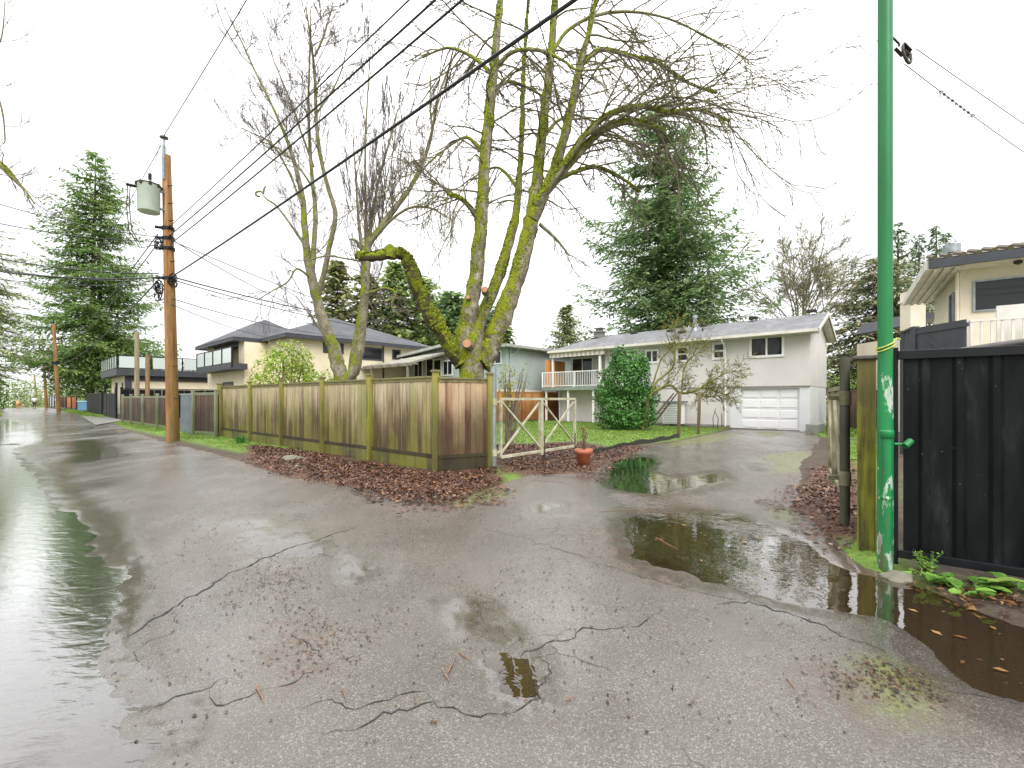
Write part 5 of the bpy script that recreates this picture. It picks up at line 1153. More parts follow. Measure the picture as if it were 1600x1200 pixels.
L13 = Lb((772, 120, Y0 - .6, 10), (740, 90, Y0 - .3, 8), (700, 75, Y0, 6), (660, 90, Y0 + .2, 4))
L14 = Lb((757, 240, Y0 - .4, 9), (730, 215, Y0 - .2, 7), (700, 230, Y0, 5), (665, 260, Y0 + .2, 4), (640, 300, Y0 + .3, 2.5))
L15 = Lb((812, 300, Y0 + .4, 9), (790, 270, Y0 + .7, 7), (770, 262, Y0 + .9, 5), (735, 280, Y0 + 1.1, 3))
L16 = Lb((846, 220, Y0 + .1, 9), (870, 190, Y0 + .5, 7), (900, 180, Y0 + .9, 5), (950, 200, Y0 + 1.2, 4))
L17 = Lb((862, 85, Y0, 9), (890, 45, Y0 + .2, 8), (950, 20, Y0 + .4, 7), (1030, 25, Y0 + .4, 5), (1110, 60, Y0 + .3, 3.5), (1170, 95, Y0 + .3, 2.5))
m.build("trunk", B_maple, tree, True)
WS = .80; ms2 = MB(); st_ = limb(ms2, ((722, 570, Y0 - .1, 34), (700, 535, Y0 - .3, 32), (675, 495, Y0 - .6, 30), (655, 455, Y0 - .8, 30), (640, 415, Y0 - 1.0, 27), (628, 398, Y0 - 1.1, 22), (605, 397, Y0 - 1.3, 19), (580, 402, Y0 - 1.5, 17), (556, 399, Y0 - 1.6, 14)), rough=.16)
r_ = st_[0]
for k in range(16): i = random.randrange(4, len(r_) - 1); ms2.tube([r_[i] + UP * .02, r_[i] + UP * (st_[1][i] * 1.05) + rv() * .03], [st_[1][i] * U(.5, .8), .02], 7)
sb = P(608, 396, Y0 - 1.3); ms2.tube([sb - UP * .1, sb + UP * .12 + Vector((.03, 0, 0)), sb + UP * .20], [.16, .13, .05], 9)
ms2.build("broken_limb", B_moss, tree, True)
m = MB(); cut = simple("fresh_cut_wood", (.42, .22, .11), .8, .25, 12, bump=.3)
for (u, v, Y, r, L_) in ((729.5, 536.5, Y0 - .56, .105, .16), (757, 452, Y0 - .36, .075, .10), (731, 464, Y0 - .52, .05, .06)):
    c = P(u, v, Y); dd_ = Vector((-.1, -1, .12)).normalized(); m2 = MB(); m2.tube([c - dd_ * L_ * 2.2, c - dd_ * .02, c], [r * 1.4, r * 1.08, r * 1.0], 16, False); m2.build("branch_stub", B_maple, tree, True); m.cyl(c - dd_ * .02, c + dd_ * .004, r * .97, 18)
m.build("cut_face", cut, tree)
# moss cushions: small clumps hugging the trunks
def moss_tufts(name, runs, n, parent, size=.05, seed=1):
    r = np.random.default_rng(seed); C = []; D = []
    for pts, rad in runs:
        A_ = np.array([tuple(q) for q in pts]); Rr = np.array(rad); k = int(n * len(pts)); i = r.integers(0, len(pts) - 1, k); f_ = r.random(k)[:, None]
        c = A_[i] * (1 - f_) + A_[i + 1] * f_; rr_ = Rr[i] * (1 - f_[:, 0]) + Rr[i + 1] * f_[:, 0]; tdir = A_[i + 1] - A_[i]; tdir /= np.linalg.norm(tdir, axis=1)[:, None]
        v = r.normal(0, 1, (k, 3)); v -= tdir * (v * tdir).sum(1)[:, None]; v /= np.linalg.norm(v, axis=1)[:, None]
        nz = v[:, 2] * .30 + vnoise(c[:, 0] * 1.0 + v[:, 0] * .3, c[:, 2] + v[:, 2] * .2, 3.2, 77, 3) * 1.0
        ok = nz > .53; C.append(c[ok] + v[ok] * (rr_[ok] * .97)[:, None]); D.append(v[ok])
    C = np.concatenate(C); D = np.concatenate(D); k = len(C); tg = np.cross(D, r.normal(0, 1, (k, 3))); tg /= np.linalg.norm(tg, axis=1)[:, None]
    s = r.uniform(.5, 1.3, k)[:, None] * size; bt = np.cross(D, tg)
    V = np.stack([C - tg * s * .5, C + bt * s * .3 + D * s * .45, C + tg * s * .5, C - bt * s * .35 + D * s * .15], 1).reshape(-1, 3)
    npmesh(name, V, np.arange(4 * k).reshape(-1, 4), L_moss, parent)
L_moss = leafmat("moss_tufts", (.09, .115, .009), (.27, .32, .02), .8, 0, (.36, .40, .04))
moss_tufts("moss", [L1, L2, L3, L4, L5, L6, L7, L9, L12], 150, tree, .055, 3)
moss_tufts("moss", [st_], 420, tree, .06, 4)
# branches and hanging twigs
K = dict(seg=7, grav=.50, up=.85, wob=.09, kids=[6, 4], ratio=.44, ang=36, rmin=.0062, sides=[5, 4, 3], levels=2)
tw_ = MB()
def spawn(run, n, f0, f1, Lr, K, out=0., upb=.3, r=.018, bias=(0, 0, 0)):
    r = r * RS
    pts, rad = run; N = len(pts) - 1
    for k in range(n):
        f = lerp(f0, f1, (k + U(0, 1)) / n) * N; i = min(int(f), N - 1); q = pts[i].lerp(pts[i + 1], f - i); t_ = (pts[i + 1] - pts[i]).normalized()
        s_ = t_.cross(rv()).normalized(); d = (t_ * out + s_ + UP * upb + Vector(bias)).normalized(); grow(tw_, q, d, U(*Lr), min(r, rad[i] * .55), 0, K)
spawn(L1, 20, .40, 1, (1.1, 2.4), K, .5, .2, bias=(-.3, 0, 0)); spawn(L2, 15, .45, 1, (1.0, 2.0), K, .5, .2); spawn(L3, 18, .5, 1, (1.1, 2.4), K, .4, .2); spawn(L4, 16, .3, 1, (1.4, 2.8), K, .5, .3, bias=(.3, 0, 0))
K2 = dict(K); K2.update(grav=.42, up=1.15, kids=[6, 3], ang=30)
spawn(L5, 24, .3, 1, (1.5, 3.2), K2, .9, .1, .016, (.35, 0, 0)); spawn(L6, 18, .3, 1, (1.4, 3.0), K2, .8, .1, .016, (.3, 0, .1)); spawn(L7, 10, .25, 1, (.8, 1.7), K2, .8, -.1, .014)
spawn(L9, 18, .2, 1, (1.5, 3.0), K2, .9, .1, .015, (.4, 0, 0)); spawn(L10, 11, .3, 1, (.9, 1.7), K2, .8, 0, .014); spawn(L11, 7, .3, 1, (.8, 1.5), K2, .6, 0, .013); spawn(L17, 20, .2, 1, (1.5, 3.2), K2, .9, 0, .015, (.2, 0, -.1))
spawn(L12, 12, .4, 1, (1.0, 2.0), K2, .4, .1, .014, (-.4, 0, 0)); spawn(L13, 16, .2, 1, (1.3, 2.6), K2, .6, 0, .014, (-.3, 0, 0)); spawn(L14, 15, .2, 1, (1.1, 2.3), K2, .6, -.1, .014); spawn(L15, 7, .2, 1, (.7, 1.5), K2, .5, 0, .012); spawn(L16, 8, .2, 1, (.8, 1.7), K2, .7, 0, .013); spawn(L8, 4, .3, 1, (.4, .9), K2, .7, 0, .01)
tw_.build("branches", B_twig, tree, True)

WS = .64
# ------------------------------------------------------------------ pair of bare trees left of the maple
random.seed(8)
def bare_tree(name, label, base, runs, spawns, K, barkm, twigm, group=None):
    global tw_
    t = thing(name, label, "tree", base, group); m = MB(); R_ = [limb(m, a, 9, .05, 5) for a in runs]; m.build("trunk", barkm, t, True)
    tw_ = MB()
    for (i, n, f0, f1, Lr, kk, out, upb, r, bias) in spawns: spawn(R_[i], n, f0, f1, Lr, kk, out, upb, r, bias)
    tw_.build("branches", twigm, t, True); return t, R_
KB = dict(seg=6, grav=-.25, up=.15, wob=.12, kids=[10, 7], ratio=.46, ang=38, rmin=.0055, sides=[4, 3, 3], levels=2)
YA = 16.5
bA = P(531, 590, YA); bA.z = 0
runsA = [[(534, 700, YA, 34), (534, 600, YA, 34), (527, 565, YA, 34), (514, 525, YA, 28), (500, 485, YA, 25), (489, 440, YA, 23), (480, 395, YA, 18), (477, 360, YA, 16), (473, 310, YA + .2, 13), (460, 255, YA + .3, 10), (447, 215, YA + .4, 8), (425, 165, YA + .5, 6), (398, 110, YA + .6, 5), (376, 62, YA + .6, 4), (350, 10, YA + .6, 2)],
   [(487, 430, YA, 14), (491, 380, YA - .1, 12), (493, 330, YA - .1, 11), (488, 280, YA - .2, 9), (484, 220, YA - .3, 8), (482, 160, YA - .4, 6), (484, 90, YA - .4, 5), (486, 10, YA - .4, 3)],
   [(496, 465, YA, 14), (508, 420, YA - .2, 13), (516, 380, YA - .3, 12), (524, 335, YA - .4, 11), (512, 290, YA - .4, 10), (500, 240, YA - .5, 10), (494, 180, YA - .6, 8), (492, 120, YA - .7, 8), (488, 80, YA - .7, 6), (478, 10, YA - .8, 3)],
   [(492, 88, YA - .7, 5), (504, 60, YA - .7, 5), (520, 10, YA - .7, 3)],
   [(480, 390, YA, 7), (455, 352, YA - .4, 5.5), (432, 322, YA - .6, 4.5), (418, 312, YA - .7, 4), (411, 305, YA - .7, 3)], [(471, 320, YA, 6), (452, 270, YA, 5), (425, 225, YA, 4), (398, 210, YA, 3), (378, 200, YA, 2)],
   [(492, 300, YA - .3, 6), (470, 265, YA - .6, 5), (440, 235, YA - .8, 4), (405, 220, YA - .9, 3)], [(490, 440, YA, 7), (465, 420, YA - .5, 5), (450, 440, YA - .8, 4), (425, 455, YA - 1, 3), (400, 470, YA - 1.1, 2)],
   [(514, 535, YA - .2, 5), (490, 500, YA - .6, 4), (462, 462, YA - .8, 2.5)], [(490, 260, YA - .2, 6), (470, 205, YA, 5), (455, 160, YA, 4), (430, 100, YA, 3), (415, 55, YA, 2)], [(496, 175, YA - .5, 5), (520, 140, YA - .3, 4), (535, 105, YA - .3, 3), (545, 60, YA - .3, 2)]]
spA = [(0, 18, .4, 1, (1.2, 3.2), KB, .5, .3, .014, (-.3, 0, 0)), (1, 14, .4, 1, (1., 2.6), KB, .8, .3, .012, (-.1, 0, 0)), (2, 10, .5, 1, (.8, 2.), KB, .8, .3, .012, (.3, 0, 0)), (3, 5, .2, 1, (.8, 1.8), KB, .8, .3, .01, (.2, 0, 0)), (5, 6, .3, 1, (.7, 1.6), KB, .6, .2, .01, (-.2, 0, 0)),
       (6, 6, .2, 1, (.7, 1.6), KB, .6, .2, .01, (-.2, 0, 0)), (7, 8, .2, 1, (.7, 1.7), K2, .6, .1, .011, (-.2, 0, 0)), (8, 3, .3, 1, (.6, 1.3), KB, .8, .2, .008, (0, 0, 0)), (9, 9, .2, 1, (1., 2.2), KB, .8, .3, .01, (-.1, 0, 0)), (10, 7, .2, 1, (.8, 1.6), KB, .7, .2, .01, (.2, 0, 0))]
tA, RA = bare_tree("bare_tree", "bare grey tree with three slender stems between the pole and the maple", bA, runsA, spA, KB, B_birch, B_twig2)
m = MB(); c_ = P(411, 303, YA - .7); m.tube([c_ + Vector((.13 * math.cos(a), 0, .09 * math.sin(a))) + Vector((-.13, 0, 0)) for a in [i * .6 for i in range(9)]], .035, 7); m.tube([c_, c_ + Vector((.05, 0, .22)), c_ + Vector((.12, 0, .28))], [.04, .03, .015], 6); m.build("gnarl", B_birch, tA, True)
YB = 15.8
bB = P(556, 590, YB); bB.z = 0
runsB = [[(538, 700, YB, 28), (540, 605, YB, 26), (553, 580, YB, 26), (562, 548, YB, 22), (566, 505, YB, 22), (570, 455, YB, 20), (573, 415, YB, 19), (575, 385, YB, 18), (590, 362, YB, 15), (612, 332, YB, 14), (640, 295, YB, 11), (662, 250, YB, 9), (676, 200, YB, 7.5), (684, 155, YB, 6), (700, 110, YB, 4.5), (722, 60, YB, 3)],
   [(570, 400, YB + .1, 9), (572, 350, YB + .2, 7), (571, 290, YB + .3, 6), (571, 220, YB + .3, 5), (575, 140, YB + .3, 3.5), (579, 80, YB + .3, 2)], [(574, 390, YB + .2, 9), (582, 340, YB + .3, 8), (592, 280, YB + .4, 6), (606, 230, YB + .5, 5), (622, 170, YB + .6, 3)],
   [(578, 380, YB, 10), (610, 345, YB - .3, 7), (640, 325, YB - .5, 6), (672, 325, YB - .6, 5), (700, 340, YB - .6, 3)], [(568, 460, YB, 9), (585, 455, YB - .3, 7), (602, 450, YB - .5, 6), (618, 458, YB - .6, 5), (612, 478, YB - .6, 4), (628, 495, YB - .7, 3)],
   [(566, 392, YB, 8), (556, 376, YB - .2, 7), (545, 374, YB - .3, 4)], [(676, 205, YB, 5), (672, 165, YB, 4), (673, 118, YB, 3)], [(572, 410, YB, 5), (545, 405, YB - .4, 4), (510, 400, YB - .5, 4), (480, 408, YB - .6, 3)]]
KV = dict(KB); KV.update(grav=-.7, wob=.08, kids=[10, 6], ang=24)
spB = [(0, 9, .55, 1, (.8, 1.8), KB, .7, .2, .012, (0, 0, 0)), (0, 16, .42, .68, (1.4, 3.2), KV, .3, .9, .014, (0, 0, .4)), (1, 12, .1, 1, (.9, 2.2), KV, .8, .4, .01, (0, 0, 0)), (2, 12, .1, 1, (.9, 2.2), KV, .8, .4, .01, (.1, 0, 0)), (3, 10, .2, 1, (.8, 1.8), K2, .6, .1, .012, (0, 0, 0)), (4, 6, .3, 1, (.5, 1.2), K2, .5, 0, .009, (0, 0, 0)), (7, 6, .2, 1, (.5, 1.2), K2, .5, 0, .008, (0, 0, 0)), (0, 8, .25, .5, (.6, 1.6), K2, .4, .1, .01, (0, 0, 0))]
bare_tree("bare_tree", "bare tree with a mossy elbow in its trunk and many upright shoots beside the maple", bB, runsB, spB, KB, B_birch, B_twig2)
YC = 18.5; bC = P(551, 590, YC); bC.z = 0
runsC = [[(545, 680, YC, 24), (549, 600, YC, 23), (556, 545, YC, 21), (563, 500, YC, 17), (568, 450, YC, 14), (566, 400, YC, 10), (560, 340, YC, 7), (556, 280, YC, 4), (552, 220, YC, 2.5)]]
bare_tree("bare_tree", "straight grey trunk standing right behind the mossy elbow tree", bC, runsC, [(0, 16, .45, 1, (1., 2.2), KV, .6, .4, .012, (0, 0, 0))], KB, B_birch, B_twig2)

# branch reaching in at top left
YD = 8.0; bD = P(-260, 500, YD); bD.z = 0; random.seed(15); RS = 1.0
KB0 = dict(KB); KB.update(kids=[5, 3], rmin=.003); K2.update(kids=[5, 3], rmin=.003)
bare_tree("bare_tree", "mossy branch with small buds reaching in at the top left edge", bD, [[(-300, 700, YD, 40), (-290, 500, YD, 38), (-240, 330, YD, 34), (-150, 220, YD, 26), (-60, 210, YD, 17), (0, 258, YD, 13), (18, 276, YD, 10), (38, 296, YD, 6), (54, 318, YD, 3)], [(-60, 200, YD, 9), (-30, 120, YD, 5), (0, 160, YD, 4), (8, 215, YD, 3), (4, 225, YD, 2)], [(-10, 245, YD, 5), (12, 262, YD, 4), (30, 285, YD, 3), (46, 310, YD, 2)], [(-80, 190, YD, 7), (-20, 90, YD, 4), (2, 60, YD, 3), (8, 0, YD, 2)]],
   [(0, 9, .6, .98, (.3, .8), K2, .3, .5, .007, (.3, 0, 0)), (1, 5, .3, 1, (.25, .6), KB, .5, .2, .005, (.5, 0, 0)), (3, 4, .3, 1, (.25, .6), KB, .5, .2, .005, (.5, 0, 0)), (2, 4, .3, 1, (.2, .5), KB, .5, .2, .005, (.3, 0, 0))], KB, B_maple, B_twig2)

# bare spreading tree behind the house on the right
random.seed(31)
YE = 44; bE = P(1250, 560, YE); bE.z = -.3
KE = dict(seg=6, grav=-.04, up=.0, wob=.10, kids=[10, 8, 6], ratio=.45, ang=38, rmin=.017, sides=[5, 4, 3, 3], levels=3); KE['from'] = .32
RS = 1.0; t = thing("bare_tree", "round crowned bare tree behind the roof of the grey house", "tree", bE); m = MB()
m.tube([bE, P(1250, 545, YE), P(1249, 520, YE)], [.38, .32, .28], 9)
stems = [(1180, 440), (1200, 400), (1232, 370), (1262, 362), (1290, 375), (1318, 400), (1335, 440), (1215, 440), (1280, 430), (1190, 480), (1325, 480), (1195, 420), (1310, 430), (1248, 400), (1275, 395), (1340, 465)]
tw_ = MB(); o = P(1249, 522, YE)
for (u, v) in stems:
    e = P(u, v, YE + U(-4, 4)); d = (e - o); grow(tw_, o + rv() * .1, d.normalized() + UP * .1, d.length * .95, .085, 0, KE)
m.build("trunk", B_pale, t, True); tw_.build("branches", B_pale, t, True)

W_prop = wood_mat('prop_wood', (.10, .075, .04), (.17, .13, .07), (.26, .21, .12), .3)
# small gnarled fruit tree on props beside the holly
random.seed(12); WS = .52
YF = 20.6; bF = P(1008, 662, YF); bF.z = 0
runsF = [[(1004, 672, YF, 13), (1010, 640, YF, 12), (1015, 618, YF, 12), (1030, 608, YF, 9), (1048, 602, YF, 8), (1062, 614, YF, 8), (1082, 612, YF, 7), (1100, 606, YF, 6), (1120, 612, YF, 4), (1140, 620, YF, 2.5)], [(1014, 622, YF, 9), (1025, 598, YF, 7), (1040, 585, YF, 6.5), (1052, 572, YF, 5), (1054, 545, YF, 4), (1055, 515, YF, 2.5), (1060, 490, YF, 1.5)], [(1020, 600, YF, 5), (1034, 560, YF, 4), (1048, 545, YF, 3), (1040, 520, YF, 2)],
   [(1065, 614, YF - .5, 5), (1068, 580, YF - .6, 4), (1078, 560, YF - .7, 3), (1095, 550, YF - .8, 2.5)], [(1090, 610, YF - .6, 6), (1110, 596, YF - .9, 4), (1130, 585, YF - 1, 3), (1150, 578, YF - 1, 2)], [(1085, 614, YF - .4, 5), (1105, 620, YF - .4, 4), (1125, 618, YF - .5, 3), (1148, 612, YF - .5, 2)], [(1056, 545, YF, 4), (1075, 528, YF, 3), (1084, 505, YF, 1.6)]]
KF = dict(seg=5, grav=0, up=.1, wob=.22, kids=[7, 5], ratio=.45, ang=48, rmin=.007, sides=[4, 3, 3], levels=2)
spF = [(0, 26, .3, 1, (.6, 1.3), KF, .4, .5, .016, (.2, -.2, 0)), (1, 12, .35, 1, (.5, 1.1), KF, .5, .3, .014, (0, 0, 0)), (2, 5, .3, 1, (.4, .9), KF, .5, .3, .012, (0, 0, 0)), (3, 13, .2, 1, (.6, 1.2), KF, .5, .3, .012, (0, 0, 0)), (4, 17, .1, 1, (.5, 1.3), KF, .6, .2, .014, (.2, 0, 0)), (5, 18, .1, 1, (.5, 1.1), KF, .5, 0, .014, (.1, 0, -.1)), (6, 12, .1, 1, (.5, 1.1), KF, .6, .3, .01, (0, 0, 0))]
B_fruit = bark("fruit_tree_bark", (.07, .06, .03), (.15, .13, .06), (.25, .23, .11), .65, ((.11, .11, .02), (.29, .29, .05)), .2, .6)
tF, RF = bare_tree("fruit_tree", "small gnarled mossy fruit tree propped on posts in front of the grey house", bF, runsF, spF, KF, B_fruit, B_fruit)
for (u, v, vt, lb) in ((1060, 684, 614, "brown timber prop under the fruit tree, nearer the holly"), (1091, 679, 612, "brown timber prop under the fruit tree, nearer the garage")):
    q = G(u, v); q.z = -.1; tp = P(u + 2, vt, q.y); m = MB(); m.bar(q, tp, .12, .10, ax); _tag(m.build("tree_prop", W_prop, None, bevel=.006), lb, "post")

# ------------------------------------------------------------------ conifers
def conifer(label, bu, base_uvY, top, zc, Rm, mat, nb, seed, name="conifer_tree", drop=.35, uptick=.25, dens=1., trunks=(0,), power=.75, group=None, gap=.1, tuft=1., trunk_r=None, cat="tree", twig=2, ts=.34):
    r = np.random.default_rng(seed); base = Vector(base_uvY); topv = Vector(top); H = topv.z - base.z
    t = thing(name, label, cat, base, group); m = MB(); tr = trunk_r or H * .016
    for k, dx in enumerate(trunks):
        tp_ = topv + Vector((dx * .5, 0, -H * .12 * (k > 0))); m.tube([base + Vector((dx, 0, -.3)), base.lerp(tp_, .3) + Vector((dx * .5, 0, 0)), base.lerp(tp_, .65), tp_], [tr, tr * .8, tr * .45, tr * .08], 9)
    C = []; D = []; S = []; W = []
    for i in range(nb):
        f = (i + r.random()) / nb; f = f ** .9; f = (np.floor(f * nb / 9) + r.random() * .45) / (nb / 9) if nb > 200 else f; f = min(f, .999); z = lerp(zc, H * .995, f); env = Rm * ((1 - f) ** power) * (.35 + .65 * min(1, (f + .12) / .3)) + Rm * .03
        Lb_ = env * r.uniform(.55, 1.12)
        if r.random() < gap: Lb_ *= .5
        an = r.uniform(0, 2 * np.pi); tt = z / H; o = np.array(base.lerp(topv, tt)); out = np.array([math.cos(an), math.sin(an) , 0]); side = np.array([-math.sin(an), math.cos(an), 0])
        dr = drop * r.uniform(.6, 1.4); n = max(4, int(Lb_ / ts * dens)); rise = .25 * (f > .6)
        bp = []
        for k in range(n + 1):
            q = k / n; bp.append(o + out * Lb_ * q + np.array([0, 0, Lb_ * (-dr * q + uptick * q * q * q + rise * q)]) + side * r.normal(0, .03) * Lb_ * q)
        if Lb_ > Rm * .25: m.tube([Vector(b_) for b_ in bp[::max(1, n // 4)]], [tr * .16 * (1 - .8 * e_ / 5) for e_ in range(len(bp[::max(1, n // 4)]))], 4, False)
        for k in range(1, n + 1):
            q = k / n
            if q < .12: continue
            wid = Lb_ * (.46 * (1 - q) ** .8 + .07) * min(1, q * 4 + .3)
            for sgn in (-1, 1):
                dd = out * r.uniform(.45, 1.0) + side * sgn * r.uniform(.6, 1.1) + np.array([0, 0, r.normal(-.10, .16)]); dd /= np.linalg.norm(dd)
                nt = max(1, int(wid / ts)); st = bp[k] + r.normal(0, .04, 3)
                for e_ in range(nt):
                    for j_ in range(twig):
                        d3 = dd + r.normal(0, 1, 3) * np.array([.45, .45, .20]) + np.array([0, 0, -.12]); d3 /= np.linalg.norm(d3); s = ts * r.uniform(.8, 1.7)
                        C.append(st + dd * ts * e_ + np.array([0, 0, -.05 * ts * e_ * e_])); D.append(d3); S.append(s); W.append(s * r.uniform(.09, .17) * tuft)
    C = np.array(C); D = np.array(D); S = np.array(S)[:, None]; W = np.array(W)[:, None]; k = len(C)
    up = np.array([0, 0, 1.]) + r.normal(0, .45, (k, 3)); sd_ = np.cross(D, up); sd_ /= np.linalg.norm(sd_, axis=1)[:, None]; sag = np.array([0, 0, -1.]) * S * .12
    V = np.stack([C, C + D * S * .45 + sd_ * W, C + D * S + sag, C + D * S * .5 - sd_ * W], 1).reshape(-1, 3)
    m.build("trunk", B_con, t, True); npmesh("crown", V, np.arange(4 * k).reshape(-1, 4), mat, t); return t
b_ = P(141, 640, 59); b_.z = 0
conifer("tall spruce with layered drooping boughs beside the alley at the left", 0, b_, P(150, 236, 58), 3.4, 9.8, L_spruce, 420, 1, "spruce_tree", .28, .30, 1.05, (0, 1.8), .62, gap=.35, trunk_r=.45, tuft=1.1, twig=2, ts=.40)
b_ = P(1034, 560, 38); b_.z = 0
conifer("very large dark green fir standing behind the grey house", 0, b_, P(1030, 160, 38), 4.8, 9.6, L_fir, 330, 2, "fir_tree", .22, .34, 1.1, (0,), .62, gap=.35, trunk_r=.45, tuft=1.1, twig=2, ts=.34)
b_ = P(886, 600, 50); b_.z = -.3
conifer("small pointed yellowish conifer left of the grey house roof", 0, b_, P(886, 476, 50), 1.5, 4.6, L_ytree, 300, 3, "fir_tree", .15, .15, 1., (0,), .8, gap=.1, tuft=1.2)
for i, (u, vt, Y, Rm, mt, lb, nb) in enumerate([(527, 408, 52, 2.9, L_bgfir2, "narrow brownish green conifer above the cream house roof at the left of the wood", 150), (572, 425, 56, 3.4, L_bgfir2, "brownish conifer behind the elbow tree above the cream roof", 170), (618, 408, 58, 4.6, L_bgfir, "broad green conifer directly above the right end of the cream roof", 220),
    (660, 432, 60, 4.6, L_bgfir, "green conifer behind the broken mossy limb", 200), (706, 455, 56, 4.2, L_fir, "dark blue green conifer just left of the maple trunk", 200), (758, 470, 70, 4.0, L_fir, "dark conifer seen between the maple's trunks", 150), (786, 498, 50, 1.7, L_ytree, "small yellow green conifer just right of the maple trunk", 110), (690, 480, 75, 7, L_bgfir, "wide distant conifer low behind the teal house", 200)]):
    b_ = P(u, 600, Y); b_.z = -.8
    conifer(lb, 0, b_, P(u, vt, Y), 1.0, Rm * 1.35, mt, int(nb * 2.3), 10 + i, "conifer_tree", .3, .15, .7, (0,), .5, gap=.1, tuft=2.6, twig=1, ts=.5)
for i, (u, vt, Y, Rm, lb, nb) in enumerate([(1403, 346, 45, 3.4, "tall dark conifer directly behind the green pole", 230), (1436, 366, 46, 2.2, "thin spired conifer in the middle of the three right of the green pole", 130), (1463, 352, 44, 2.5, "spired conifer with a forked tip beside the metal chimney", 150), (1478, 362, 47, 2.4, "spired conifer nearest the metal chimney", 120)]):
    b_ = P(u, 600, Y); b_.z = -.3
    conifer(lb, 0, b_, P(u, vt, Y), 4.5 if i else 2, Rm, L_spire, nb, 30 + i, "conifer_tree", .05, .35, .9, (0,), .6, gap=.3, tuft=1., twig=1, ts=.36)
b_ = P(1362, 620, 30); b_.z = -.2
conifer("loose hanging cedar between the garage and the green pole", 0, b_, P(1375, 400, 30), 2.3, 5.0, L_deodar, 300, 40, "cedar_tree", .35, .05, .9, (0,), .35, gap=.3, tuft=1.5, trunk_r=.2, twig=1, ts=.24)
b_ = P(1420, 620, 33); b_.z = -.2
conifer("dense dull green cedar low behind the black board fence", 0, b_, P(1425, 455, 33), 1.0, 3.6, L_deodar, 240, 41, "cedar_tree", .3, .1, .9, (0,), .4, gap=.2, tuft=1.6, twig=1, ts=.3)
b_ = P(-45, 640, 36); b_.z = 0
conifer("yellowish hanging conifer at the left edge of the photo beside the alley", 0, b_, P(-40, 330, 36), 4.0, 4.6, L_ytree, 330, 42, "conifer_tree", .35, .1, 1., (0,), .35, gap=.25, tuft=.9, twig=1, ts=.28)
b_ = P(130, 640, 90); b_.z = -1
conifer("distant dark conifer low behind the third pole", 0, b_, P(118, 585, 90), .5, 3.5, L_fir, 120, 43, "conifer_tree", .3, .1, .7, (0,), .5)

# ------------------------------------------------------------------ leafy masses
def foliage(name, label, cat, base, lumps, mat, size, seed, parent=None, stem=None, kind=None, group=None, flat=.5, part=None, barkm=None):
    """lumps: (centre, (rx, ry, rz), n)"""
    r = np.random.default_rng(seed); Cs = []; Ns = []
    for c, rad, n in lumps:
        v = r.normal(0, 1, (n, 3)); v /= np.linalg.norm(v, axis=1)[:, None]
        bumpn = .58 + .78 * vnoise(v[:, 0] * 1.2 + v[:, 2] * .9 + seed, v[:, 1] * 1.2 - v[:, 2] * .7, 2.2, seed, 3); rr_ = (r.random(n) ** .33) * .55 + .45
        rr_ = np.where(r.random(n) < .75, rr_ ** .5, rr_ * .8); Cs.append(np.array(c) + v * (rr_ * bumpn)[:, None] * np.array(rad)); Ns.append(v)
    C = np.concatenate(Cs); N = np.concatenate(Ns); k = len(C); N = N + r.normal(0, .7, (k, 3)) + np.array([0, 0, .35]); N /= np.linalg.norm(N, axis=1)[:, None]
    d = np.cross(N, r.normal(0, 1, (k, 3))); d /= np.linalg.norm(d, axis=1)[:, None]; s_ = np.cross(N, d); S = (r.uniform(.6, 1.3, k) * size)[:, None]
    V = np.stack([C - d * S * .5, C + s_ * S * flat * .5 + N * S * .08, C + d * S * .5, C - s_ * S * flat * .5 + N * S * .08], 1).reshape(-1, 3)
    ok = np.repeat(C[:, 2] > Vector(base).z - (.05 if Vector(base).z >= -.5 else 6), 4); V = V[ok]; Fq = np.arange(len(V)).reshape(-1, 4)
    if kind == 'stuff': return _tag(npmesh(name, V, Fq, mat), label, cat, group, 'stuff')
    t = thing(name, label, cat, base, group); npmesh(part or "foliage", V, Fq, mat, t)
    m = MB(); random.seed(seed)
    for c, rad, n in lumps[:7]:
        for k in range(stem or 3): e = Vector(c) + Vector((U(-.6, .6) * rad[0], U(-.6, .6) * rad[1], U(.1, .8) * rad[2])); b2 = Vector(base) + Vector((U(-.12, .12), U(-.12, .12), -.1)); m.tube([b2, b2.lerp(e, .5) + rv() * .06, e], [.03, .02, .006], 5, False)
    m.build("stems", barkm or B_con, t); return t
hb = P(978, 668, 21.3); hb.z = 0
foliage("holly_bush", "tall dense dark green holly bush in front of the grey house", "bush", hb, [(hb + UP * 1.0, (1.45, 1.3, 1.1), 5200), (hb + UP * 2.2 + Vector((-.05, 0, 0)), (1.25, 1.15, 1.2), 4800), (hb + UP * 3.0 + Vector((.1, 0, 0)), (.95, .9, .78), 2600), (hb + UP * .5, (1.5, 1.3, .6), 2200), (hb + Vector((.9, -.3, 1.5)), (.6, .6, .7), 700), (hb + Vector((-1.0, -.2, 1.7)), (.55, .6, .6), 600), (hb + Vector((-.4, -.2, 3.5)), (.4, .4, .5), 350), (hb + Vector((.55, -.4, 2.9)), (.5, .5, .5), 420)], L_holly, .135, 5)
yb = P(447, 600, 17.6); yb.z = 0
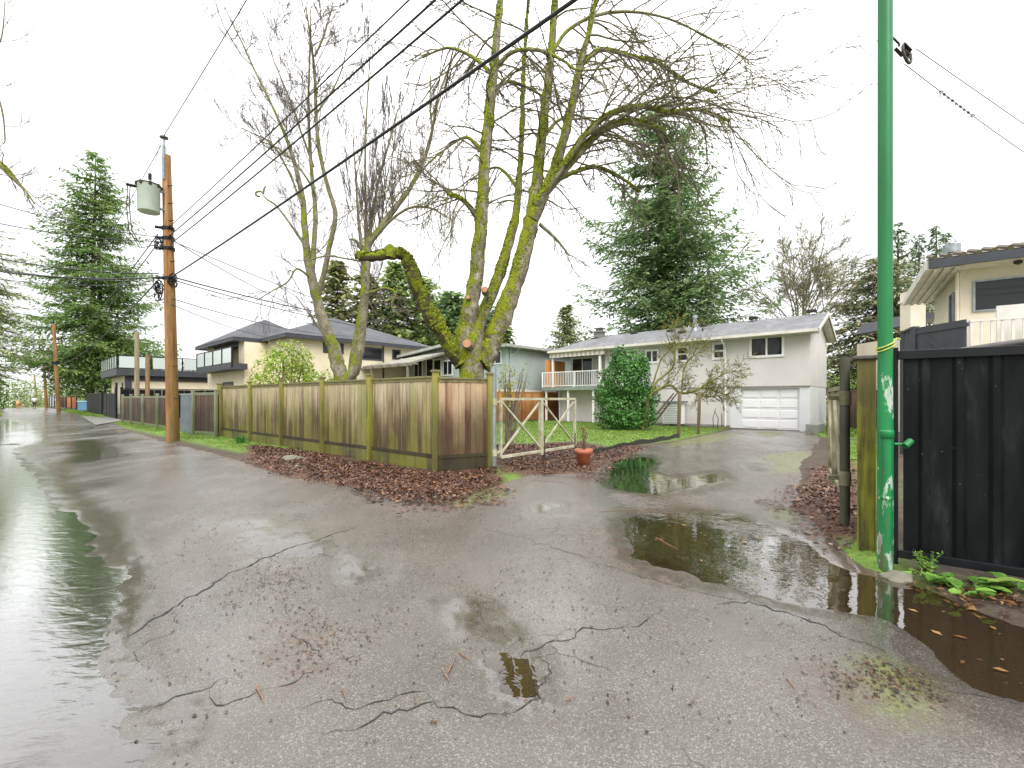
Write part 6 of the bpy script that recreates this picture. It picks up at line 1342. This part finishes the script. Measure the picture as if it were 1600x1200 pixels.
foliage("yellow_bush", "bright yellow green bush with reddish stems behind the long fence", "bush", yb, [(yb + UP * 2.2, (1.25, 1.1, 1.25), 2600), (yb + UP * 3.0 + Vector((.2, 0, 0)), (.85, .8, .75), 900), (yb + UP * 1.9 + Vector((1.3, 0, 0)), (.75, .7, .75), 800), (yb + UP * 1.8 + Vector((-.9, 0, 0)), (.6, .7, .7), 500), (yb + UP * 1.9 + Vector((2.3, .3, -.1)), (.5, .5, .55), 380)], L_lime, .12, 6, stem=9, flat=.55, barkm=simple("reddish_stems", (.25, .10, .06), .7, .3, 5))
sb_ = P(796, 640, 13.5); sb_.z = 0
foliage("slender_shrub", "slender upright shrub with yellow and orange leaves behind the open gate", "shrub", sb_, [(sb_ + UP * 2.0 + Vector((-.05, 0, 0)), (.30, .3, .50), 330), (sb_ + UP * 1.5, (.22, .25, .4), 120), (sb_ + UP * 2.1 + Vector((.42, 0, 0)), (.22, .2, .5), 45)], L_shrub, .075, 7, stem=7, barkm=B_twig)
q_ = P(155, 640, 57); q_.z = 0
foliage("ivy_thicket", "dense green thicket round the foot of the tall spruce behind the black fence", "shrub", q_, [(P(120, 585, 58), (3.6, 2.5, 3.2), 2600), (P(165, 575, 58), (3.8, 2.5, 3.6), 2600), (P(215, 560, 60), (3.6, 2.5, 2.6), 1800), (P(140, 555, 58), (2.0, 2, 3.2), 1200)], L_spruce, .38, 88, flat=.45)
# far hedge trees closing the alley
random.seed(77)
for i, (u, vt, Y, w, mt, lb) in enumerate([(14, 592, 84, 4.2, L_hedge, "pale yellow green tree mass left of the alley's end"), (66, 603, 100, 5.0, L_bgfir2, "olive tree mass behind the person on the alley"), (-30, 575, 50, 1.8, L_hedge, "leafy tree under the hanging conifer at the left edge"), (95, 605, 95, 6.0, L_bgfir, "green trees behind the second and third poles"), (38, 585, 110, 7, L_bgfir, "taller green trees beyond the crest left of the farthest pole"), (125, 600, 85, 4.5, L_bgfir, "green tree mass behind the orange cedar fence")]):
    c = P(u, (vt + 662) / 2, Y); b_ = Vector((c.x, c.y, -1.5)); hz_ = (662 - vt) / 2 / F * Y
    foliage("leafy_tree", lb, "tree", b_, [(c, (w, w, hz_), 1500), (c + Vector((w * .5, 0, hz_ * .3)), (w * .5, w * .5, hz_ * .7), 500), (c + Vector((-w * .4, 0, -hz_ * .3)), (w * .6, w * .6, hz_ * .7), 600)], mt, .42, 50 + i, flat=.4)
for i, (u, vt, Y, w, lb) in enumerate([(1305, 588, 29, 1.6, "yellow green shrub behind the dark brown fence, nearest the garage wall"), (1345, 584, 29, 1.6, "yellow green shrub behind the dark brown fence, nearest the gate pipe"), (1395, 560, 31, 2.2, "green shrub behind the green pole and black fence")]):
    c = P(u, (vt + 625) / 2, Y); b_ = Vector((c.x, c.y, 0)); hz_ = (625 - vt) / 2 / F * Y
    foliage("shrub", lb, "shrub", b_, [(c, (w, w, hz_ + .3), 1600)], L_hedge, .16, 60 + i)
for i, (u, vt, Y, w, lb) in enumerate([(240, 560, 75, 9, "trees behind the flat roofed garage deck"), (1560, 520, 40, 12, "trees behind the cream house at the right edge"), (1240, 535, 60, 12, "low trees behind the garage end of the grey house")]):
    c = P(u, (vt + 625) / 2, Y); b_ = Vector((c.x, c.y, 0)); hz_ = (625 - vt) / 2 / F * Y
    foliage("distant_trees", lb, "trees", b_, [(c, (w, 4, hz_), 2500)], L_bgfir, .5, 70 + i, kind='stuff')
# ground cover and weeds at the foot of the black fence
def broad_leaf(m, p, d, L_, w, lift):
    d = Vector(d).normalized(); s = Vector((-d.y, d.x, 0)); p = Vector(p); vs = []; n = 6
    for k in range(n + 1):
        t = k / n; c = p + d * L_ * t + UP * (lift * math.sin(math.pi * t * .75)); ww = w * math.sin(math.pi * min(1, t * .88 + .10)) ** .7 * (.5 + U(-.04, .04)); vs += [c - s * ww + UP * .012, c - UP * .004, c + s * ww + UP * .012]
    m.add(vs, [(3 * k + j, 3 * k + j + 1, 3 * k + j + 4, 3 * k + j + 3) for k in range(n) for j in (0, 1)])
random.seed(9)
for i, (u, v, n, L_, lb) in enumerate([(1438, 905, 5, .13, "low broad leaved weed nearest the green pole foot"), (1470, 912, 8, .16, "broad leaved weed under the left part of the black ribbed fence"), (1520, 922, 9, .17, "largest broad leaved weed spreading under the black ribbed fence"), (1578, 930, 9, .14, "broad leaved weed at the right edge under the black ribbed fence"), (1500, 935, 5, .13, "small broad leaved weed at the edge of the muddy puddle")]):
    q = G(u, v); q.z = hz(q); t = thing("weed", lb, "weed", q); m = MB(); st = MB()
    for k in range(n):
        a = U(0, 6.28); d = Vector((math.cos(a), math.sin(a), 0)); q2 = q + d * U(.03, .10) + UP * U(.02, .07); broad_leaf(m, q2, d, L_ * U(.7, 1.2), L_ * .55, U(-.02, .05)); st.tube([q, q.lerp(q2, .6) + UP * .015, q2], .003, 5)
    m.build("leaves", L_weed, t, True); st.build("stems", L_weed, t)
q = G(1447, 900); q.z = hz(q) + .0
t = thing("fern_weed", "feathery bright green seedling against the foot of the black ribbed fence", "weed", q); m = MB(); random.seed(4)
for k in range(16):
    a = U(0, 6.28); e = q + Vector((math.cos(a) * U(.03, .13), math.sin(a) * U(.03, .10), U(.06, .20))); m.tube([q, q.lerp(e, .5) + UP * .03, e], .002, 4)
    for j in range(12): c = q.lerp(e, .25 + .75 * j / 12) + UP * .03 * math.sin(j / 12 * 3); d = Vector((U(-1, 1), U(-1, 1), U(-.2, .6))).normalized() * .028; s = d.cross(rv()).normalized() * .006; m.add([c, c + d * .5 + s, c + d, c + d * .5 - s], [(0, 1, 2, 3)])
m.build("fronds", L_weed, t)
mp = scatter([gp((1300, 865), (1345, 850), (1378, 868), (1400, 905), (1350, 912)), gp((1395, 895), (1440, 905), (1600, 935), (1650, 960), (1600, 950), (1400, 905)), gp((1335, 700), (1372, 705), (1368, 800), (1340, 830))], 5200, 90)
mp = mp[vnoise(mp[:, 0], mp[:, 1], 4, 91) > .42]
v, f_ = blades(mp, .022, 92, .0035); _tag(npmesh("moss", v, f_, leafmat("bright_moss", (.13, .17, .015), (.30, .36, .03), .8, .1)), "bright moss cushions round the feet of the posts and the black fence", "moss", kind="stuff")
q = G(377, 694); q.z = hz(q)
t = thing("daffodil_clump", "clump of long dark green leaves on the verge at the foot of the long fence", "plant", q); m = MB(); random.seed(6)
for k in range(70):
    a = U(0, 6.28); r0 = U(0, .16); b_ = q + Vector((math.cos(a) * r0, math.sin(a) * r0, 0)); e = b_ + Vector((math.cos(a) * U(.02, .16), math.sin(a) * U(.02, .16), U(.14, .28))); s = Vector((-math.sin(a), math.cos(a), 0)) * .010; mid = b_.lerp(e, .6) + UP * .04
    m.add([b_ - s, b_ + s, mid + s, mid - s, e], [(0, 1, 2, 3), (3, 2, 4)])
m.build("leaves", leafmat("daffodil_leaf", (.03, .13, .03), (.07, .26, .05), .4, .2), t)
# rocks
def rock(u, v, s, seed, lb, mat, flat=.5):
    r = np.random.default_rng(seed); q = G(u, v); q.z = hz(q) + s[2] * .15; import bmesh
    bm = bmesh.new(); bmesh.ops.create_icosphere(bm, subdivisions=4, radius=1)
    for w in bm.verts:
        c = w.co.copy(); k = 1 + .35 * mnoise.noise(c * 1.3 + Vector((seed, 0, 0))) + .12 * mnoise.noise(c * 4 + Vector((seed, 3, 0))); c = c * k
        for ax2 in (Vector((.5, .3, .8)).normalized(), Vector((-.7, -.5, .5)).normalized(), Vector((.8, -.6, .1)).normalized()):
            dd = c.dot(ax2) - .62
            if dd > 0: c -= ax2 * dd * .85
        w.co = Vector((c.x * s[0], c.y * s[1], c.z * s[2])) + q
    me = bpy.data.meshes.new("rock"); bm.to_mesh(me); bm.free(); me.materials.append(mat); me.polygons.foreach_set('use_smooth', [True] * len(me.polygons)); _tag(link("rock", me), lb, "rock")
M_rock = simple("mossy_rock", (.16, .15, .12), .8, .4, 7, bump=.6, dirt=(.12, .13, .03), dirt_amt=.6)
rock(460, 722, (.34, .22, .13), 3, "large flat mossy rock in the leaf litter below the long fence", M_rock); rock(466, 734, (.13, .10, .08), 5, "small grey rock just in front of the large flat rock", M_rock)
rock(1408, 903, (.13, .10, .05), 8, "flat stone at the foot of the green pole", M_rock)
# dead shrub in the terracotta pot
m = MB(); random.seed(2); t = thing("dead_shrub", "dried reddish brown shrub standing in the terracotta pot", "plant", pt + UP * .3)
for k in range(9): curve_branch(m, pt + UP * .28 + Vector((U(-.04, .04), U(-.04, .04), 0)), (U(-.28, .28), U(-.28, .28), 1), U(.3, .62), .006, 6, 0, .2, .12, 4)
m.build("stems", B_twig, t)
r = np.random.default_rng(3); n = 330; zz_ = r.random(n) * .5; C = np.stack([pt.x + r.normal(0, .035, n) + .0, pt.y + r.normal(0, .04, n), pt.z + .33 + zz_], 1); d = r.normal(0, 1, (n, 3)); d[:, 2] -= .4; d /= np.linalg.norm(d, axis=1)[:, None]; s = np.cross(d, r.normal(0, 1, (n, 3))); s /= np.linalg.norm(s, axis=1)[:, None]
V = np.stack([C, C + d * .02 + s * .007, C + d * .045, C + d * .02 - s * .007], 1).reshape(-1, 3); npmesh("dry_leaves", V, np.arange(4 * n).reshape(-1, 4), L_dry, t)
# thin bare stalks by the downspout
for i, (u, v) in enumerate(((1115, 668), (1121, 669), (1128, 669))):
    q = wpt(u, v, 23.3); q.z = 0; m = MB(); m.tube([q, q + Vector((U(-.1, .1), 0, .5)), q + Vector((U(-.15, .15), 0, 1.0 - .12 * i))], [.022, .018, .012], 6); _tag(m.build("garden_stake", B_con), "thin dark stake beside the downspout of the grey house", "stake", "stakes beside the downspout")

# ------------------------------------------------------------------ the person and the dog far up the alley
def skin_body(name, joints, edges, mat, parent=None, sub=2):
    me = bpy.data.meshes.new(name); me.from_pydata([j[0] for j in joints], edges, []); o = bpy.data.objects.new(name, me); scene.collection.objects.link(o)
    sk = o.modifiers.new("skin", 'SKIN'); sl = me.skin_vertices[0].data
    for i, j in enumerate(joints): sl[i].radius = (j[1], j[2] if len(j) > 2 else j[1]); sl[i].use_root = (i == 0)
    sk.use_smooth_shade = True; su = o.modifiers.new("sub", 'SUBSURF'); su.levels = sub; su.render_levels = sub; me.materials.append(mat)
    if parent is not None: o.parent = parent; o.matrix_parent_inverse = Matrix.Identity(4)
    return o
q = G(54, 637.3); q.z = 0
person = thing("person", "person in a pale top and dark trousers walking away at the crest of the alley", "person", q)
person.rotation_euler.z = math.radians(45)
skin_ = simple("skin_tone", (.45, .28, .20), .6, .1, 5, bump=0)
J = [((0, 0, .95), .15, .12), ((0, 0, 1.15), .14, .11), ((0, .01, 1.38), .19, .12), ((0, .02, 1.50), .07, .07), ((0, .03, 1.62), .095, .11), ((0, .02, 1.72), .07, .08),
     ((-.21, 0, 1.40), .065), ((-.30, -.03, 1.12), .05), ((-.26, .12, .90), .038), ((-.25, .18, .82), .035), ((.21, 0, 1.40), .065), ((.30, .02, 1.12), .05), ((.24, .14, .92), .038), ((.22, .20, .85), .035),
     ((-.10, 0, .86), .10), ((-.11, .10, .48), .065), ((-.11, .04, .09), .045), ((-.11, .17, .04), .04), ((.10, 0, .86), .10), ((.11, -.06, .50), .065), ((.11, -.20, .12), .045), ((.11, -.10, .04), .04)]
E = [(0, 1), (1, 2), (2, 3), (3, 4), (4, 5), (2, 6), (6, 7), (7, 8), (8, 9), (2, 10), (10, 11), (11, 12), (12, 13), (0, 14), (14, 15), (15, 16), (16, 17), (0, 18), (18, 19), (19, 20), (20, 21)]
skin_body("body", J, E, skin_, person)
SH = [((0, 0, .92), .18, .15), ((0, 0, 1.15), .165, .135), ((0, .01, 1.38), .21, .145), ((-.21, 0, 1.40), .085), ((-.30, -.03, 1.12), .07), ((.21, 0, 1.40), .085), ((.30, .02, 1.12), .07), ((0, .015, 1.47), .09)]
skin_body("jacket", SH, [(0, 1), (1, 2), (2, 3), (3, 4), (2, 5), (5, 6), (2, 7)], simple("pale_jacket", (.62, .66, .68), .8, .1, 6), person)
TR = [((0, 0, .93), .165, .135), ((-.10, 0, .84), .115), ((-.11, .10, .48), .085), ((-.11, .04, .12), .07), ((.10, 0, .84), .115), ((.11, -.06, .50), .085), ((.11, -.20, .15), .07)]
skin_body("trousers", TR, [(0, 1), (1, 2), (2, 3), (0, 4), (4, 5), (5, 6)], simple("dark_trousers", (.03, .035, .035), .8, .2, 6), person)
m = MB(); m.lathe((0, .03, 1.60), [(.0, .15), (.07, .135), (.105, .08), (.11, .03), (.10, .0)], 14); o_ = m.build("hair", simple("grey_hair", (.10, .08, .07), .8), person, True); o_.matrix_parent_inverse = Matrix.Identity(4)
q = G(29, 638.2); q.z = 0
dog = thing("dog", "tan dog standing on the alley to the left of the person", "dog", q); dog.rotation_euler.z = math.radians(60); dog.scale = (1.25, 1.25, 1.25)
JD = [((0, -.30, .62), .12, .13), ((0, -.02, .58), .125, .13), ((0, .25, .60), .15, .17), ((0, .42, .74), .085, .09), ((0, .52, .88), .085, .085), ((0, .68, .84), .045, .045),
      ((-.09, .26, .42), .055), ((-.09, .24, .22), .035), ((-.09, .27, .03), .035), ((.09, .26, .42), .055), ((.09, .30, .22), .035), ((.09, .33, .03), .035),
      ((-.09, -.32, .42), .075), ((-.09, -.24, .30), .05), ((-.09, -.42, .18), .03), ((-.09, -.38, .03), .032), ((.09, -.34, .42), .075), ((.09, -.28, .30), .05), ((.09, -.48, .18), .03), ((.09, -.44, .03), .032),
      ((0, -.44, .70), .035), ((0, -.58, .82), .022), ((-.06, .50, .97), .025), ((.06, .50, .97), .025)]
ED = [(1, 0), (1, 2), (2, 3), (3, 4), (4, 5), (2, 6), (6, 7), (7, 8), (2, 9), (9, 10), (10, 11), (0, 12), (12, 13), (13, 14), (14, 15), (0, 16), (16, 17), (17, 18), (18, 19), (0, 20), (20, 21), (4, 22), (4, 23)]
skin_body("body", JD, ED, simple("tan_fur", (.50, .27, .13), .9, .3, 9), dog)
